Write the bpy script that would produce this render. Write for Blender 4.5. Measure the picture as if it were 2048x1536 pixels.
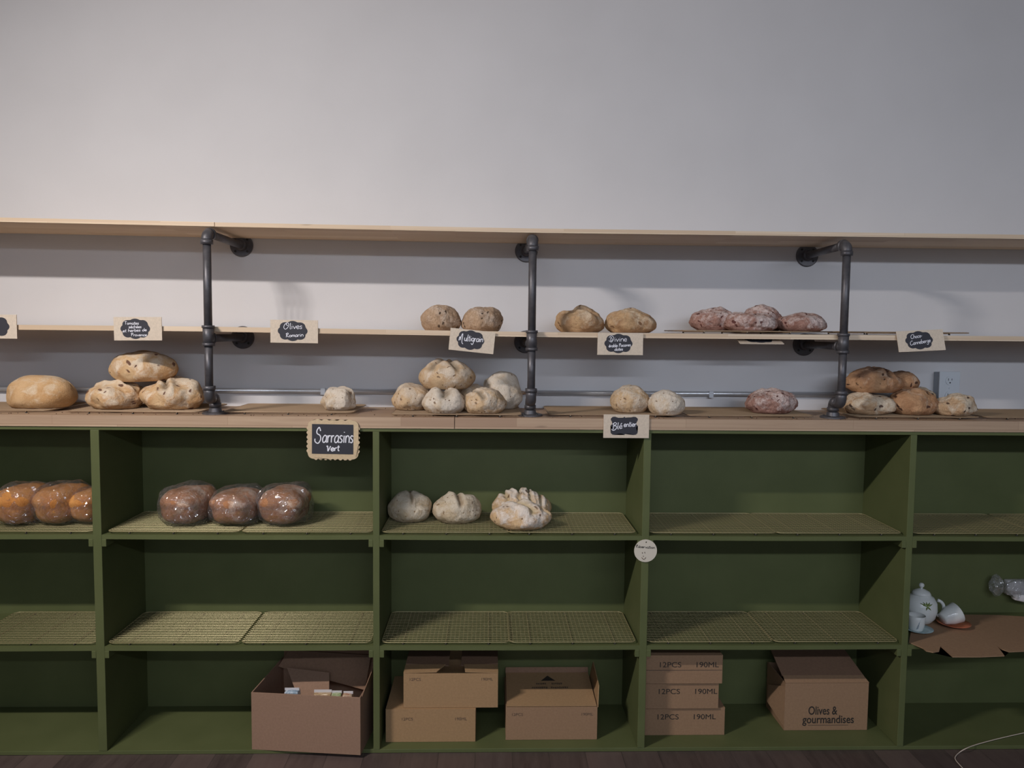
import bpy, bmesh, math, random
import mathutils
from mathutils import Vector, Matrix, noise

# ------------------------------------------------------------------ camera, light, exposure
scene = bpy.context.scene
for o in list(bpy.data.objects):
    bpy.data.objects.remove(o)
col = scene.collection
FPX = 1538.0
CAM = Vector((1.1844, -2.3315, 1.3174))
YAW, PITCH, ROLL = 0.0297, 0.0675, 0.0100
cy, sy, cp, sp = math.cos(YAW), math.sin(YAW), math.cos(PITCH), math.sin(PITCH)
FW = Vector((sy*cp, cy*cp, -sp)); R0 = Vector((cy, -sy, 0)); U0 = R0.cross(FW)
RT = math.cos(ROLL)*R0 + math.sin(ROLL)*U0
UP = -math.sin(ROLL)*R0 + math.cos(ROLL)*U0
cam_data = bpy.data.cameras.new('camera')
cam = bpy.data.objects.new('camera', cam_data); col.objects.link(cam)
m = Matrix((( RT.x, UP.x, -FW.x, CAM.x), (RT.y, UP.y, -FW.y, CAM.y), (RT.z, UP.z, -FW.z, CAM.z), (0, 0, 0, 1)))
cam.matrix_world = m
cam_data.sensor_width = 36; cam_data.lens = 36*FPX/2048; cam_data.clip_start = .05
scene.camera = cam

scene.view_settings.view_transform = 'Standard'
scene.view_settings.look = 'None'
scene.view_settings.gamma = 1
scene.view_settings.use_curve_mapping = False
scene.view_settings.exposure = 0.0

world = bpy.data.worlds.new('world'); scene.world = world; world.use_nodes = True
bg = world.node_tree.nodes['Background']
bg.inputs[0].default_value = (.62, .74, 1.0, 1); bg.inputs[1].default_value = .06

def area(name, loc, target, sx, sy_, power, color, shape='RECTANGLE', spread=math.pi):
    d = bpy.data.lights.new(name, 'AREA'); d.shape = shape; d.size = sx; d.size_y = sy_
    d.energy = power; d.color = color; d.spread = spread
    o = bpy.data.objects.new(name, d); col.objects.link(o); o.location = loc
    o.rotation_euler = (Vector(target)-Vector(loc)).to_track_quat('-Z', 'Y').to_euler()
    return o
# the shop's ceiling downlight near the left end of the shelves and a long lamp farther back
for k in range(5):
    p_ = (-.65+.10*k, -1.54, 2.33)
    area('track_spotlight', p_, (p_[0]+.7, p_[1]+.35, p_[2]-1.05), .06, .06, 9.3, (1, .925, .88), 'DISK')
area('long_ceiling_lamp', (2.2, -3.3, 2.13), (2.2, .3, 1.05), 3.6, .07, 10.5, (.80, .87, 1), spread=1.5)
area('cool_fill_light', (1.5, -6.2, 1.95), (1.5, .3, 1.6), 6, 1.2, 36, (.74, .84, 1))  # cool fill added to raise the ambient light, from an unseen, assumed window

# ------------------------------------------------------------------ helpers
def ray(px, py):
    return FW + RT*((px-1024)/FPX) - UP*((py-768)/FPX)
def onY(px, py, Y):
    d = ray(px, py); return CAM + d*((Y-CAM.y)/d.y)
def onZ(px, py, Z):
    d = ray(px, py); return CAM + d*((Z-CAM.z)/d.z)

def tag(o, label=None, cat=None, group=None, kind=None):
    if label: o['label'] = label
    if cat: o['category'] = cat
    if group: o['group'] = group
    if kind: o['kind'] = kind
    return o
def thing(name, label, cat, loc=(0, 0, 0), rot=(0, 0, 0), group=None):
    o = bpy.data.objects.new(name, None); col.objects.link(o)
    o.empty_display_size = .05
    o.location = loc; o.rotation_euler = rot
    return tag(o, label, cat, group)
def obj(name, bm, mat, parent=None, smooth=False, loc=None):
    me = bpy.data.meshes.new(name)
    bmesh.ops.recalc_face_normals(bm, faces=bm.faces)
    bm.to_mesh(me); bm.free()
    me.materials.append(mat)
    if smooth:
        for p in me.polygons: p.use_smooth = True
    o = bpy.data.objects.new(name, me); col.objects.link(o)
    if parent: o.parent = parent
    if loc is not None: o.location = loc
    return o
def copy_tree(o, parent=None):
    c = o.copy(); col.objects.link(c)
    if parent: c.parent = parent
    for ch in list(o.children): copy_tree(ch, c)
    return c
def B(): return bmesh.new()
def box(bm, x0, x1, y0, y1, z0, z1, bev=0, M=None):
    r = bmesh.ops.create_cube(bm, size=1)
    vs = r['verts']
    for v in vs:
        v.co = Vector(((x0+x1)/2+v.co.x*(x1-x0), (y0+y1)/2+v.co.y*(y1-y0), (z0+z1)/2+v.co.z*(z1-z0)))
    if bev:
        es = list({e for v in vs for e in v.link_edges})
        r = bmesh.ops.bevel(bm, geom=es, offset=bev, segments=2, affect='EDGES', profile=.5)
        vs = list({v for f in r['faces'] for v in f.verts} | set(v for v in vs if v.is_valid))
    if M is not None:
        for v in vs: v.co = M @ v.co
    return bm
def boxo(name, dims, mat, parent=None, bev=0):
    bm = B(); box(bm, *dims, bev=bev); return obj(name, bm, mat, parent)
def tube(bm, pts, r, n=12, cap=True):
    pts = [Vector(p) for p in pts]; rr = r if isinstance(r, (list, tuple)) else [r]*len(pts)
    rings = []; prev = None
    for i, p in enumerate(pts):
        t = (pts[min(i+1, len(pts)-1)]-pts[max(i-1, 0)]).normalized()
        if prev is None:
            a = Vector((0, 0, 1)) if abs(t.z) < .9 else Vector((1, 0, 0))
            u = t.cross(a).normalized()
        else:
            u = (prev - t*prev.dot(t)).normalized()
        prev = u; w = t.cross(u)
        rings.append([bm.verts.new(p+u*(math.cos(2*math.pi*k/n)*rr[i])+w*(math.sin(2*math.pi*k/n)*rr[i])) for k in range(n)])
    for a, b in zip(rings, rings[1:]):
        for k in range(n): bm.faces.new((a[k], a[(k+1) % n], b[(k+1) % n], b[k]))
    if cap: bm.faces.new(rings[0][::-1]); bm.faces.new(rings[-1])
    return bm
def lathe(bm, prof, n=32, M=None, cap=False):
    rings = []
    for r, z in prof:
        rings.append([bm.verts.new(Vector((r*math.cos(2*math.pi*k/n), r*math.sin(2*math.pi*k/n), z))) for k in range(n)])
    for a, b in zip(rings, rings[1:]):
        for k in range(n): bm.faces.new((a[k], a[(k+1) % n], b[(k+1) % n], b[k]))
    if cap: bm.faces.new(rings[0][::-1]); bm.faces.new(rings[-1])
    if M is not None:
        for rg in rings:
            for v in rg: v.co = M @ v.co
    return bm
def prism(bm, pts, t0, t1, plane='xz'):
    """polygon extruded: plane xz -> thickness along y; xy -> along z"""
    def P(p, t): return Vector((p[0], t, p[1])) if plane == 'xz' else Vector((p[0], p[1], t))
    a = [bm.verts.new(P(p, t0)) for p in pts]; b = [bm.verts.new(P(p, t1)) for p in pts]
    n = len(pts)
    f1 = bm.faces.new(a); f2 = bm.faces.new(b[::-1])
    for k in range(n): bm.faces.new((a[k], b[k], b[(k+1) % n], a[(k+1) % n]))
    bmesh.ops.triangulate(bm, faces=[f1, f2])
    return bm

# ------------------------------------------------------------------ materials
def mat(name, rough=.6, metal=0, color=(.5, .5, .5), spec=.5):
    m = bpy.data.materials.new(name); m.use_nodes = True
    b = m.node_tree.nodes['Principled BSDF']
    b.inputs['Base Color'].default_value = (*color, 1); b.inputs['Roughness'].default_value = rough
    b.inputs['Metallic'].default_value = metal; b.inputs['Specular IOR Level'].default_value = spec
    return m
class N:
    def __init__(s, m): s.t = m.node_tree; s.b = s.t.nodes['Principled BSDF']
    def n(s, typ, **k):
        x = s.t.nodes.new(typ)
        for a, v in k.items():
            if a.startswith('i_'):
                key = a[2:]; key = int(key) if key.isdigit() else key.replace('_', ' ')
                x.inputs[key].default_value = v
            else: setattr(x, a, v)
        return x
    def l(s, a, b): s.t.links.new(a, b)
    def coord(s, kind='Object', scale=(1, 1, 1), rot=(0, 0, 0)):
        tc = s.n('ShaderNodeTexCoord'); mp = s.n('ShaderNodeMapping')
        mp.inputs['Scale'].default_value = scale; mp.inputs['Rotation'].default_value = rot
        s.l(tc.outputs[kind], mp.inputs['Vector']); return mp.outputs[0]
    def noise(s, v, scale, detail=4, rough=.55, dist=0):
        x = s.n('ShaderNodeTexNoise'); x.inputs['Scale'].default_value = scale; x.inputs['Detail'].default_value = detail
        x.inputs['Roughness'].default_value = rough; x.inputs['Distortion'].default_value = dist
        s.l(v, x.inputs['Vector']); return x.outputs['Fac']
    def ramp(s, f, stops):
        x = s.n('ShaderNodeValToRGB'); e = x.color_ramp.elements
        while len(e) < len(stops): e.new(.5)
        for el, (p, c) in zip(e, stops): el.position = p; el.color = (*c, 1) if len(c) == 3 else c
        s.l(f, x.inputs[0]); return x.outputs[0]
    def mix(s, f, a, b, mode='MIX'):
        x = s.n('ShaderNodeMix', data_type='RGBA', blend_type=mode)
        if isinstance(f, (int, float)): x.inputs[0].default_value = f
        else: s.l(f, x.inputs[0])
        for v, i in ((a, 6), (b, 7)):
            if isinstance(v, tuple): x.inputs[i].default_value = (*v, 1)
            else: s.l(v, x.inputs[i])
        return x.outputs[2]
    def math(s, op, a, b=None, clamp=False):
        x = s.n('ShaderNodeMath', operation=op, use_clamp=clamp)
        for v, i in ((a, 0), (b, 1)):
            if v is None: continue
            if isinstance(v, (int, float)): x.inputs[i].default_value = v
            else: s.l(v, x.inputs[i])
        return x.outputs[0]
    def bump(s, h, strength=.3, dist=.002):
        x = s.n('ShaderNodeBump'); x.inputs['Strength'].default_value = strength; x.inputs['Distance'].default_value = dist
        s.l(h, x.inputs['Height']); s.l(x.outputs[0], s.b.inputs['Normal'])
    def color(s, c): s.l(c, s.b.inputs['Base Color'])

def m_wall():
    m = mat('painted_wall', .75); n = N(m); v = n.coord()
    f = n.noise(v, 3, 3)
    n.color(n.ramp(f, [(.3, (.615, .605, .612)), (.7, (.65, .64, .648))]))
    n.bump(n.noise(v, 260, 2), .12, .001); return m
def m_wood(name, a, b, c, seed):
    m = mat(name, .55); n = N(m); v = n.coord()
    br = n.n('ShaderNodeTexBrick', i_Scale=1.0); br.offset = .37; br.squash = 1
    tc = n.n('ShaderNodeTexCoord'); sx = n.n('ShaderNodeSeparateXYZ'); cb = n.n('ShaderNodeCombineXYZ')
    n.l(tc.outputs['Object'], sx.inputs[0])
    n.l(n.math('ADD', sx.outputs[0], seed*1.37), cb.inputs[0]); n.l(n.math('ADD', sx.outputs[1], n.math('MULTIPLY', sx.outputs[2], .6)), cb.inputs[1])
    n.l(cb.outputs[0], br.inputs['Vector'])
    br.inputs['Color1'].default_value = (*a, 1); br.inputs['Color2'].default_value = (*b, 1); br.inputs['Mortar'].default_value = (*c, 1)
    br.inputs['Mortar Size'].default_value = .0005; br.inputs['Brick Width'].default_value = .52; br.inputs['Row Height'].default_value = .043
    g = n.noise(n.coord(scale=(2.2, 55, 55)), 1.6, 5, .6, .6)
    k = n.noise(n.coord(scale=(6, 30, 30)), 1.0, 2)
    c1 = n.mix(n.ramp(g, [(.35, (0, 0, 0)), (.75, (1, 1, 1))]), br.outputs[0], c)
    c1 = n.mix(.55, br.outputs[0], c1)
    c2 = n.mix(n.ramp(k, [(.72, (0, 0, 0)), (.82, (.7, .7, .7))]), c1, tuple(x*.45 for x in c))
    n.color(c2); n.bump(g, .1, .001); return m
def m_green():
    m = mat('green_paint', .5, spec=.25); n = N(m); v = n.coord()
    f = n.noise(v, 7, 4)
    c = n.ramp(f, [(.3, (.100, .117, .046)), (.7, (.118, .135, .055))])
    sc = n.ramp(n.noise(n.coord(scale=(1, 1, 3)), 30, 5, .7), [(.74, (0, 0, 0)), (.80, (1, 1, 1))])
    n.color(n.mix(n.math('MULTIPLY', sc, .25), c, (.30, .30, .20)))
    n.bump(n.noise(v, 90, 3), .15, .001); return m
def m_floor():
    m = mat('dark_floor_tiles', .45); n = N(m)
    br = n.n('ShaderNodeTexBrick', i_Scale=1.0); br.offset = .4
    n.l(n.coord(rot=(0, 0, math.pi/2)), br.inputs['Vector'])
    br.inputs['Color1'].default_value = (.055, .038, .036, 1); br.inputs['Color2'].default_value = (.115, .080, .072, 1)
    br.inputs['Mortar'].default_value = (.04, .03, .028, 1); br.inputs['Mortar Size'].default_value = .0012
    br.inputs['Brick Width'].default_value = .6; br.inputs['Row Height'].default_value = .115
    g = n.noise(n.coord(scale=(30, 4, 4)), 1.5, 5, .65)
    c = n.mix(n.ramp(g, [(.3, (0, 0, 0)), (.75, (1, 1, 1))]), br.outputs[0], (.17, .13, .115))
    d = n.ramp(n.noise(n.coord(), 55, 3, .6), [(.76, (0, 0, 0)), (.80, (1, 1, 1))])
    n.color(n.mix(n.math('MULTIPLY', d, .5), n.mix(.4, br.outputs[0], c), (.32, .28, .24))); return m
def m_card(name, c, rough=.8):
    m = mat(name, rough, color=c, spec=.2); n = N(m)
    g = n.noise(n.coord(scale=(1, 1, 1)), 140, 4, .7)
    c0 = n.ramp(g, [(.3, tuple(x*.88 for x in c)), (.7, tuple(min(1, x*1.08) for x in c))])
    w = n.noise(n.coord(), 9, 2)
    n.color(n.mix(n.math('MULTIPLY', w, .3), c0, tuple(x*.8 for x in c)))
    n.bump(g, .15, .0006); return m
def m_pipe():
    m = mat('black_iron_pipe', .42, .45, (.05, .05, .056)); n = N(m)
    g = n.noise(n.coord(), 60, 4)
    n.color(n.ramp(g, [(.3, (.085, .083, .092)), (.75, (.135, .128, .135))]))
    n.l(n.ramp(g, [(.3, (.36,)*3), (.8, (.6,)*3)]), n.b.inputs['Roughness']); return m
def m_bread(name, crust, dark, flour, famt=.5, spot=None, spots=0, sscale=34, cut=None, cracks=.4, top=.5):
    """crust: base colour, dark: baked patches, flour: dusting, spot: dried fruit or seeds"""
    m = mat(name, .82, spec=.2); n = N(m); v = n.coord()
    a = n.noise(v, 14, 5, .6)
    c = n.mix(n.ramp(a, [(.40, (0, 0, 0)), (.62, (1, 1, 1))]), crust, dark)
    # dusting of flour: patchy, thicker towards the crown of the loaf, caught on the ridges
    sx = n.n('ShaderNodeSeparateXYZ'); tc = n.n('ShaderNodeTexCoord'); n.l(tc.outputs['Generated'], sx.inputs[0])
    f1 = n.noise(v, 26, 6, .72, .6); f2 = n.noise(v, 7, 2)
    s = n.math('ADD', n.math('MULTIPLY', sx.outputs[2], top*.45), n.math('ADD', n.math('MULTIPLY', f1, .8), n.math('MULTIPLY', f2, .5)))
    lo = .98 - famt*.35
    fm = n.ramp(s, [(max(0, lo-.06), (0, 0, 0)), (min(1, lo+.09), (1, 1, 1))])
    c = n.mix(n.math('MULTIPLY', fm, .85), c, flour)
    at = n.n('ShaderNodeAttribute', attribute_name='cut')
    if cut: c = n.mix(n.math('MULTIPLY', at.outputs['Fac'], .85), c, cut)
    vc = n.n('ShaderNodeTexVoronoi', feature='DISTANCE_TO_EDGE', i_Scale=30.0)
    wv = n.n('ShaderNodeMixRGB'); wv.inputs[0].default_value = .35
    nz = n.n('ShaderNodeTexNoise', i_Scale=22.0); n.l(v, nz.inputs['Vector']); n.l(v, wv.inputs[1]); n.l(nz.outputs['Color'], wv.inputs[2])
    n.l(wv.outputs[0], vc.inputs['Vector'])
    ck = n.ramp(vc.outputs['Distance'], [(.0, (1, 1, 1)), (.07, (0, 0, 0))])
    c = n.mix(n.math('MULTIPLY', ck, cracks), c, dark)
    h = n.noise(v, 55, 6, .7)
    if spot:
        vs = n.n('ShaderNodeTexVoronoi', feature='F1', i_Scale=float(sscale)); vs.inputs['Randomness'].default_value = 1
        wv2 = n.n('ShaderNodeMixRGB'); wv2.inputs[0].default_value = .05
        n.l(v, wv2.inputs[1]); n.l(nz.outputs['Color'], wv2.inputs[2]); n.l(wv2.outputs[0], vs.inputs['Vector'])
        sd = n.ramp(vs.outputs['Distance'], [(.20, (1, 1, 1)), (.30, (0, 0, 0))])
        sepc = n.n('ShaderNodeSeparateColor'); n.l(vs.outputs['Color'], sepc.inputs[0])
        keep = n.math('LESS_THAN', sepc.outputs[0], spots)
        sm = n.math('MULTIPLY', sd, keep)
        c = n.mix(n.math('MULTIPLY', sm, .9), c, spot)
        h = n.math('SUBTRACT', h, n.math('MULTIPLY', sm, .3))
    h = n.math('SUBTRACT', h, n.math('MULTIPLY', ck, .35))
    n.color(c); n.bump(h, .55, .004); return m
def m_plastic(name='clear_plastic', haze=(.80, .80, .86), t=.70, d=.08):
    m = bpy.data.materials.new(name); m.use_nodes = True; nt = m.node_tree; nt.nodes.clear()
    o = nt.nodes.new('ShaderNodeOutputMaterial'); tr = nt.nodes.new('ShaderNodeBsdfTransparent')
    g = nt.nodes.new('ShaderNodeBsdfGlossy'); g.inputs['Roughness'].default_value = .07
    df = nt.nodes.new('ShaderNodeBsdfDiffuse'); df.inputs[0].default_value = (*haze, 1)
    tl = nt.nodes.new('ShaderNodeBsdfTranslucent'); tl.inputs[0].default_value = (*haze, 1)
    fr = nt.nodes.new('ShaderNodeLayerWeight'); fr.inputs[0].default_value = .30
    m0 = nt.nodes.new('ShaderNodeMixShader'); m1 = nt.nodes.new('ShaderNodeMixShader'); m2 = nt.nodes.new('ShaderNodeMixShader')
    m0.inputs[0].default_value = .5; nt.links.new(df.outputs[0], m0.inputs[1]); nt.links.new(tl.outputs[0], m0.inputs[2])
    m1.inputs[0].default_value = d; nt.links.new(tr.outputs[0], m1.inputs[1]); nt.links.new(m0.outputs[0], m1.inputs[2])
    mul = nt.nodes.new('ShaderNodeMath'); mul.operation = 'MULTIPLY_ADD'; mul.inputs[1].default_value = .45; mul.inputs[2].default_value = .14
    mul.use_clamp = True
    tc = nt.nodes.new('ShaderNodeTexCoord'); ns = nt.nodes.new('ShaderNodeTexNoise'); ns.inputs['Scale'].default_value = 16; ns.inputs['Detail'].default_value = 1; ns.inputs['Distortion'].default_value = 1.2
    nt.links.new(tc.outputs['Object'], ns.inputs['Vector'])
    vo = nt.nodes.new('ShaderNodeTexVoronoi'); vo.feature = 'DISTANCE_TO_EDGE'; vo.inputs['Scale'].default_value = 26
    mx = nt.nodes.new('ShaderNodeMixRGB'); mx.inputs[0].default_value = .12
    nt.links.new(tc.outputs['Object'], mx.inputs[1]); nt.links.new(ns.outputs['Color'], mx.inputs[2]); nt.links.new(mx.outputs[0], vo.inputs['Vector'])
    ad = nt.nodes.new('ShaderNodeMath'); nt.links.new(ns.outputs['Fac'], ad.inputs[0]); nt.links.new(vo.outputs['Distance'], ad.inputs[1])
    bp = nt.nodes.new('ShaderNodeBump'); bp.inputs['Strength'].default_value = 1; bp.inputs['Distance'].default_value = .010
    nt.links.new(ad.outputs[0], bp.inputs['Height']); nt.links.new(bp.outputs[0], g.inputs['Normal'])
    rp = nt.nodes.new('ShaderNodeValToRGB'); rp.color_ramp.elements[0].position = .0; rp.color_ramp.elements[0].color = (d*2.2,)*3+(1,)
    rp.color_ramp.elements[1].position = .10; rp.color_ramp.elements[1].color = (d,)*3+(1,)
    nt.links.new(vo.outputs['Distance'], rp.inputs[0]); nt.links.new(rp.outputs[0], m1.inputs[0])
    nt.links.new(fr.outputs['Facing'], mul.inputs[0]); nt.links.new(mul.outputs[0], m2.inputs[0])
    nt.links.new(m1.outputs[0], m2.inputs[1]); nt.links.new(g.outputs[0], m2.inputs[2]); nt.links.new(m2.outputs[0], o.inputs[0])
    return m

WALL = m_wall(); GREEN = m_green(); FLOOR = m_floor(); PIPE = m_pipe()
PINE = m_wood('pine_boards', (.60, .45, .30), (.78, .64, .48), (.58, .42, .28), 1)
OAK = m_wood('butcher_block', (.38, .25, .165), (.53, .385, .26), (.33, .21, .135), 2)
CARDB = m_card('brown_cardboard', (.34, .21, .125)); CARDP = m_card('pinkish_cardboard', (.33, .205, .14))
CARDT = m_card('tan_cardboard', (.40, .25, .13)); CARDD = m_card('dark_cardboard', (.26, .155, .10))
KRAFT = m_card('kraft_card', (.68, .575, .46)); SLATE = mat('chalkboard', .7, color=(.030, .030, .040))
CHALK = mat('chalk_marker', .7, color=(.78, .78, .84)); INK = mat('black_ink', .6, color=(.03, .024, .02))
FADED = mat('faded_ink', .7, color=(.13, .085, .055))
CHROME = mat('chrome', .15, 1, (.85, .85, .87)); CONDUIT = mat('galvanised_conduit', .32, .6, (.55, .57, .60))
BRASS = mat('gilded_wire', .38, .35, (.35, .30, .155)); BRN = mat('tan_wire', .45, .25, (.34, .24, .15)); RUBBER = mat('dark_rubber', .7, color=(.02, .02, .02))
WHITE = mat('white_plastic', .4, color=(.62, .66, .70)); DARK = mat('dark_slot', .7, color=(.02, .02, .02))
PORC = mat('white_porcelain', .12, color=(.70, .72, .70)); TEAL = mat('pale_blue_glaze', .15, color=(.42, .56, .58))
ORNG = mat('orange_glaze', .2, color=(.55, .17, .09)); LEAFG = mat('green_glaze', .25, color=(.16, .22, .05)); TAG = mat('cream_tag', .6, color=(.66, .60, .50))
CORD = mat('white_cord', .5, color=(.62, .52, .44))
BAG = m_plastic(); BAG2 = m_plastic('thin_plastic', (.8, .8, .8), .5, .25)
WPLAS = mat('white_film', .3, color=(.66, .63, .64))
CRUMB = mat('crumb', .8, color=(.09, .05, .03))

MB = dict(
 wheat=m_bread('golden_crust', (.66, .44, .24), (.52, .30, .13), (.72, .60, .44), .35, cut=(.70, .58, .40), cracks=.10),
 tomato=m_bread('tomato_crust', (.66, .46, .26), (.52, .29, .13), (.76, .66, .52), .50, spot=(.12, .045, .03), spots=.32, sscale=44, cut=(.26, .19, .12), cracks=.10),
 levain=m_bread('floured_crust', (.60, .43, .26), (.48, .31, .17), (.68, .59, .48), .55, spot=(.20, .12, .07), spots=.22, sscale=78, cut=(.26, .21, .15), cracks=.18),
 levainw=m_bread('white_floured_crust', (.60, .46, .31), (.48, .34, .20), (.70, .63, .54), .80, spot=(.20, .12, .07), spots=.22, sscale=78, cut=(.26, .21, .15), cracks=.18),
 multi=m_bread('seeded_crust', (.46, .32, .21), (.28, .18, .11), (.62, .50, .40), .42, spot=(.05, .03, .02), spots=.40, sscale=50, cut=(.12, .08, .06), cracks=.75),
 divine=m_bread('nut_crust', (.50, .33, .18), (.33, .19, .10), (.62, .50, .36), .42, spot=(.16, .08, .04), spots=.25, sscale=44, cut=(.17, .11, .07), cracks=.30),
 cran=m_bread('cranberry_crust', (.38, .22, .175), (.24, .11, .08), (.72, .61, .57), .55, spot=(.09, .02, .015), spots=.42, sscale=48, cut=(.20, .12, .10), cracks=.55),
 choco=m_bread('chocolate_crust', (.58, .39, .23), (.40, .23, .12), (.72, .62, .48), .62, spot=(.05, .02, .015), spots=.50, sscale=46, cut=(.12, .07, .05), cracks=.20),
 chocodark=m_bread('dark_chocolate_crust', (.52, .30, .16), (.36, .18, .09), (.60, .46, .34), .30, spot=(.05, .02, .015), spots=.45, sscale=46, cut=(.10, .06, .045), cracks=.20),
 buck=m_bread('buckwheat_crust', (.58, .46, .31), (.42, .31, .19), (.68, .60, .48), .62, spot=(.24, .15, .08), spots=.25, sscale=78, cut=(.30, .22, .14), cracks=.30),
 nut=m_bread('walnut_crust', (.66, .46, .26), (.52, .32, .16), (.80, .73, .66), .62, spot=(.16, .09, .05), spots=.40, sscale=52, cut=(.56, .44, .26), cracks=.15),
 pan=m_bread('pan_loaf_crust', (.62, .29, .085), (.48, .19, .05), (.74, .48, .22), .25, cracks=.03, top=-.3),
 rustic=m_bread('brown_pan_crust', (.48, .23, .11), (.34, .15, .07), (.66, .52, .42), .35, cracks=.15),
)

# ------------------------------------------------------------------ setting
def struct(name, dims, mt):
    return tag(boxo(name, dims, mt), kind='structure')
XL, XR = -1.35, 3.75
struct('wall_back', (-3.2, 5.4, .31, .41, -.02, 2.8), WALL)
struct('floor', (-3.2, 5.4, -6.5, .31, -.06, -.0005), FLOOR)
struct('ceiling', (-3.2, 5.4, -6.5, .31, 2.8, 2.9), mat('ceiling_paint', .8, color=(.42, .40, .40)))
struct('wall_front', (-3.2, 5.4, -6.6, -6.5, -.02, 2.8), mat('front_wall_paint', .8, color=(.30, .30, .31)))
w1 = B(); [box(w1, *d) for d in ((-1.6, 4.6, -6.5, -6.42, 1.28, 1.34), (-1.6, 4.6, -6.5, -6.42, 2.56, 2.62), (-1.6, -1.54, -6.5, -6.42, 1.34, 2.56), (4.54, 4.6, -6.5, -6.42, 1.34, 2.56), (1.47, 1.53, -6.5, -6.42, 1.34, 2.56))]
tag(obj('added_window_frame', w1, WHITE), kind='structure')  # unseen window frame, added to go with the fill light
struct('wall_left', (-3.3, -3.2, -6.5, .41, -.02, 2.8), WALL)
struct('wall_right', (5.4, 5.5, -6.5, .41, -.02, 2.8), mat('right_wall_paint', .8, color=(.30, .30, .32)))

# ------------------------------------------------------------------ green shelving unit
BY = .285
unit = thing('shelving_unit', 'long low green painted plywood shelving unit of open bays standing on the dark floor', 'shelving unit', (1.2, 0, 0))
def U(name, d, mt=GREEN, bev=.0012):
    d = (d[0]-1.2, d[1]-1.2, *d[2:]); return boxo(name, d, mt, unit, bev)
DIV = [-.842, 0, .842, 1.672, 2.503, 3.34]; DW = [.024, .026, .020, .023, .020, .024]
S1, S2, TOPZ = (.678, .6915), (.330, .3435), (1.011, 1.0215)
U('top_panel', (XL, XR, .0, .295, *TOPZ))
U('base_board', (XL, XR, .0, BY, 0, .012))
U('back_panel', (XL, XR, BY, .295, 0, TOPZ[0]))
for x, w in zip(DIV, DW):
    U('divider', (x-w/2, x+w/2, -.001, BY, .012, TOPZ[0]))
edges = [XL]+DIV+[XR]
for i in range(len(edges)-1):
    a = edges[i] + (DW[i-1]/2 if 0 < i else 0); b = edges[i+1]-(DW[i]/2 if i < len(DIV) else 0)
    for s in (S1, S2):
        bm = B(); n = 10; sag = .0015
        for (za, zb) in ((s[0], s[1]),):
            rows = []
            for k in range(n+1):
                t = k/n; x = a+(b-a)*t-1.2; dz = -sag*math.sin(math.pi*t)
                rows.append([bm.verts.new((x, y, z+dz)) for y, z in ((0, za), (BY, za), (BY, zb), (0, zb))])
            for r, q in zip(rows, rows[1:]):
                for j in range(4): bm.faces.new((r[j], r[(j+1) % 4], q[(j+1) % 4], q[j]))
            bm.faces.new(rows[0]); bm.faces.new(rows[-1][::-1])
        obj('shelf', bm, GREEN, unit)
for x, w in zip(DIV, DW):
    for s in (S1, S2):
        for d in (-1, 1):
            x0 = x+d*w/2; x1 = x0+d*.0135
            U('cleat', (min(x0, x1), max(x0, x1), -.0015, BY, s[0]-.023, s[0]-.0002))

# ------------------------------------------------------------------ countertop and pine boards
def board(name, label, pts, y0, y1, th, mt, cat='shelf board', grp=None):
    bm = B(); rows = []
    x0 = pts[0][0]; z0 = pts[0][1]
    for x, z in pts:
        rows.append([bm.verts.new((x-x0, y, zz-z0)) for y, zz in ((y0, z), (y1, z), (y1, z+th), (y0, z+th))])
    for r, q in zip(rows, rows[1:]):
        for j in range(4): bm.faces.new((r[j], r[(j+1) % 4], q[(j+1) % 4], q[j]))
    bm.faces.new(rows[0]); bm.faces.new(rows[-1][::-1])
    o = obj(name, bm, mt); o.location = (x0, 0, z0)
    return tag(o, label, cat, grp)
CZ = 1.056
board('countertop', 'left length of wooden countertop, ending at the butt joint below the pale loaf pile', [(XL, 1.022), (1.079, 1.022)], -.004, .309, CZ-1.022, OAK, 'countertop', 'wooden countertop lengths')
board('countertop', 'right length of wooden countertop, from the butt joint on past the right pipe bracket', [(1.081, 1.022), (XR, 1.022)], -.004, .309, CZ-1.022, OAK, 'countertop', 'wooden countertop lengths')
board('shelf_board', 'top pine shelf board left of the joint above the left pipe bracket', [(XL, 1.630), (-.281, 1.626), (.3655, 1.621)], 0, .2865, .0125, PINE, grp='pine shelf boards')
board('shelf_board', 'long top pine shelf board right of the joint above the left pipe bracket', [(.3675, 1.6205), (.84, 1.618), (1.31, 1.6155), (2.26, 1.617), (XR, 1.618)], 0, .2865, .0125, PINE, grp='pine shelf boards')
board('shelf_board', 'lower pine shelf board left of the left pipe bracket, holding the tomato bread sign', [(XL, 1.309), (-.281, 1.3095), (.352, 1.310)], 0, .2865, .0145, PINE, grp='pine shelf boards')
board('shelf_board', 'long lower pine shelf board right of the left pipe bracket, holding the seeded boules', [(.354, 1.3095), (1.31, 1.303), (1.8, 1.303), (XR, 1.306)], 0, .2865, .0150, PINE, grp='pine shelf boards')
MZ = 1.3185

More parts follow.
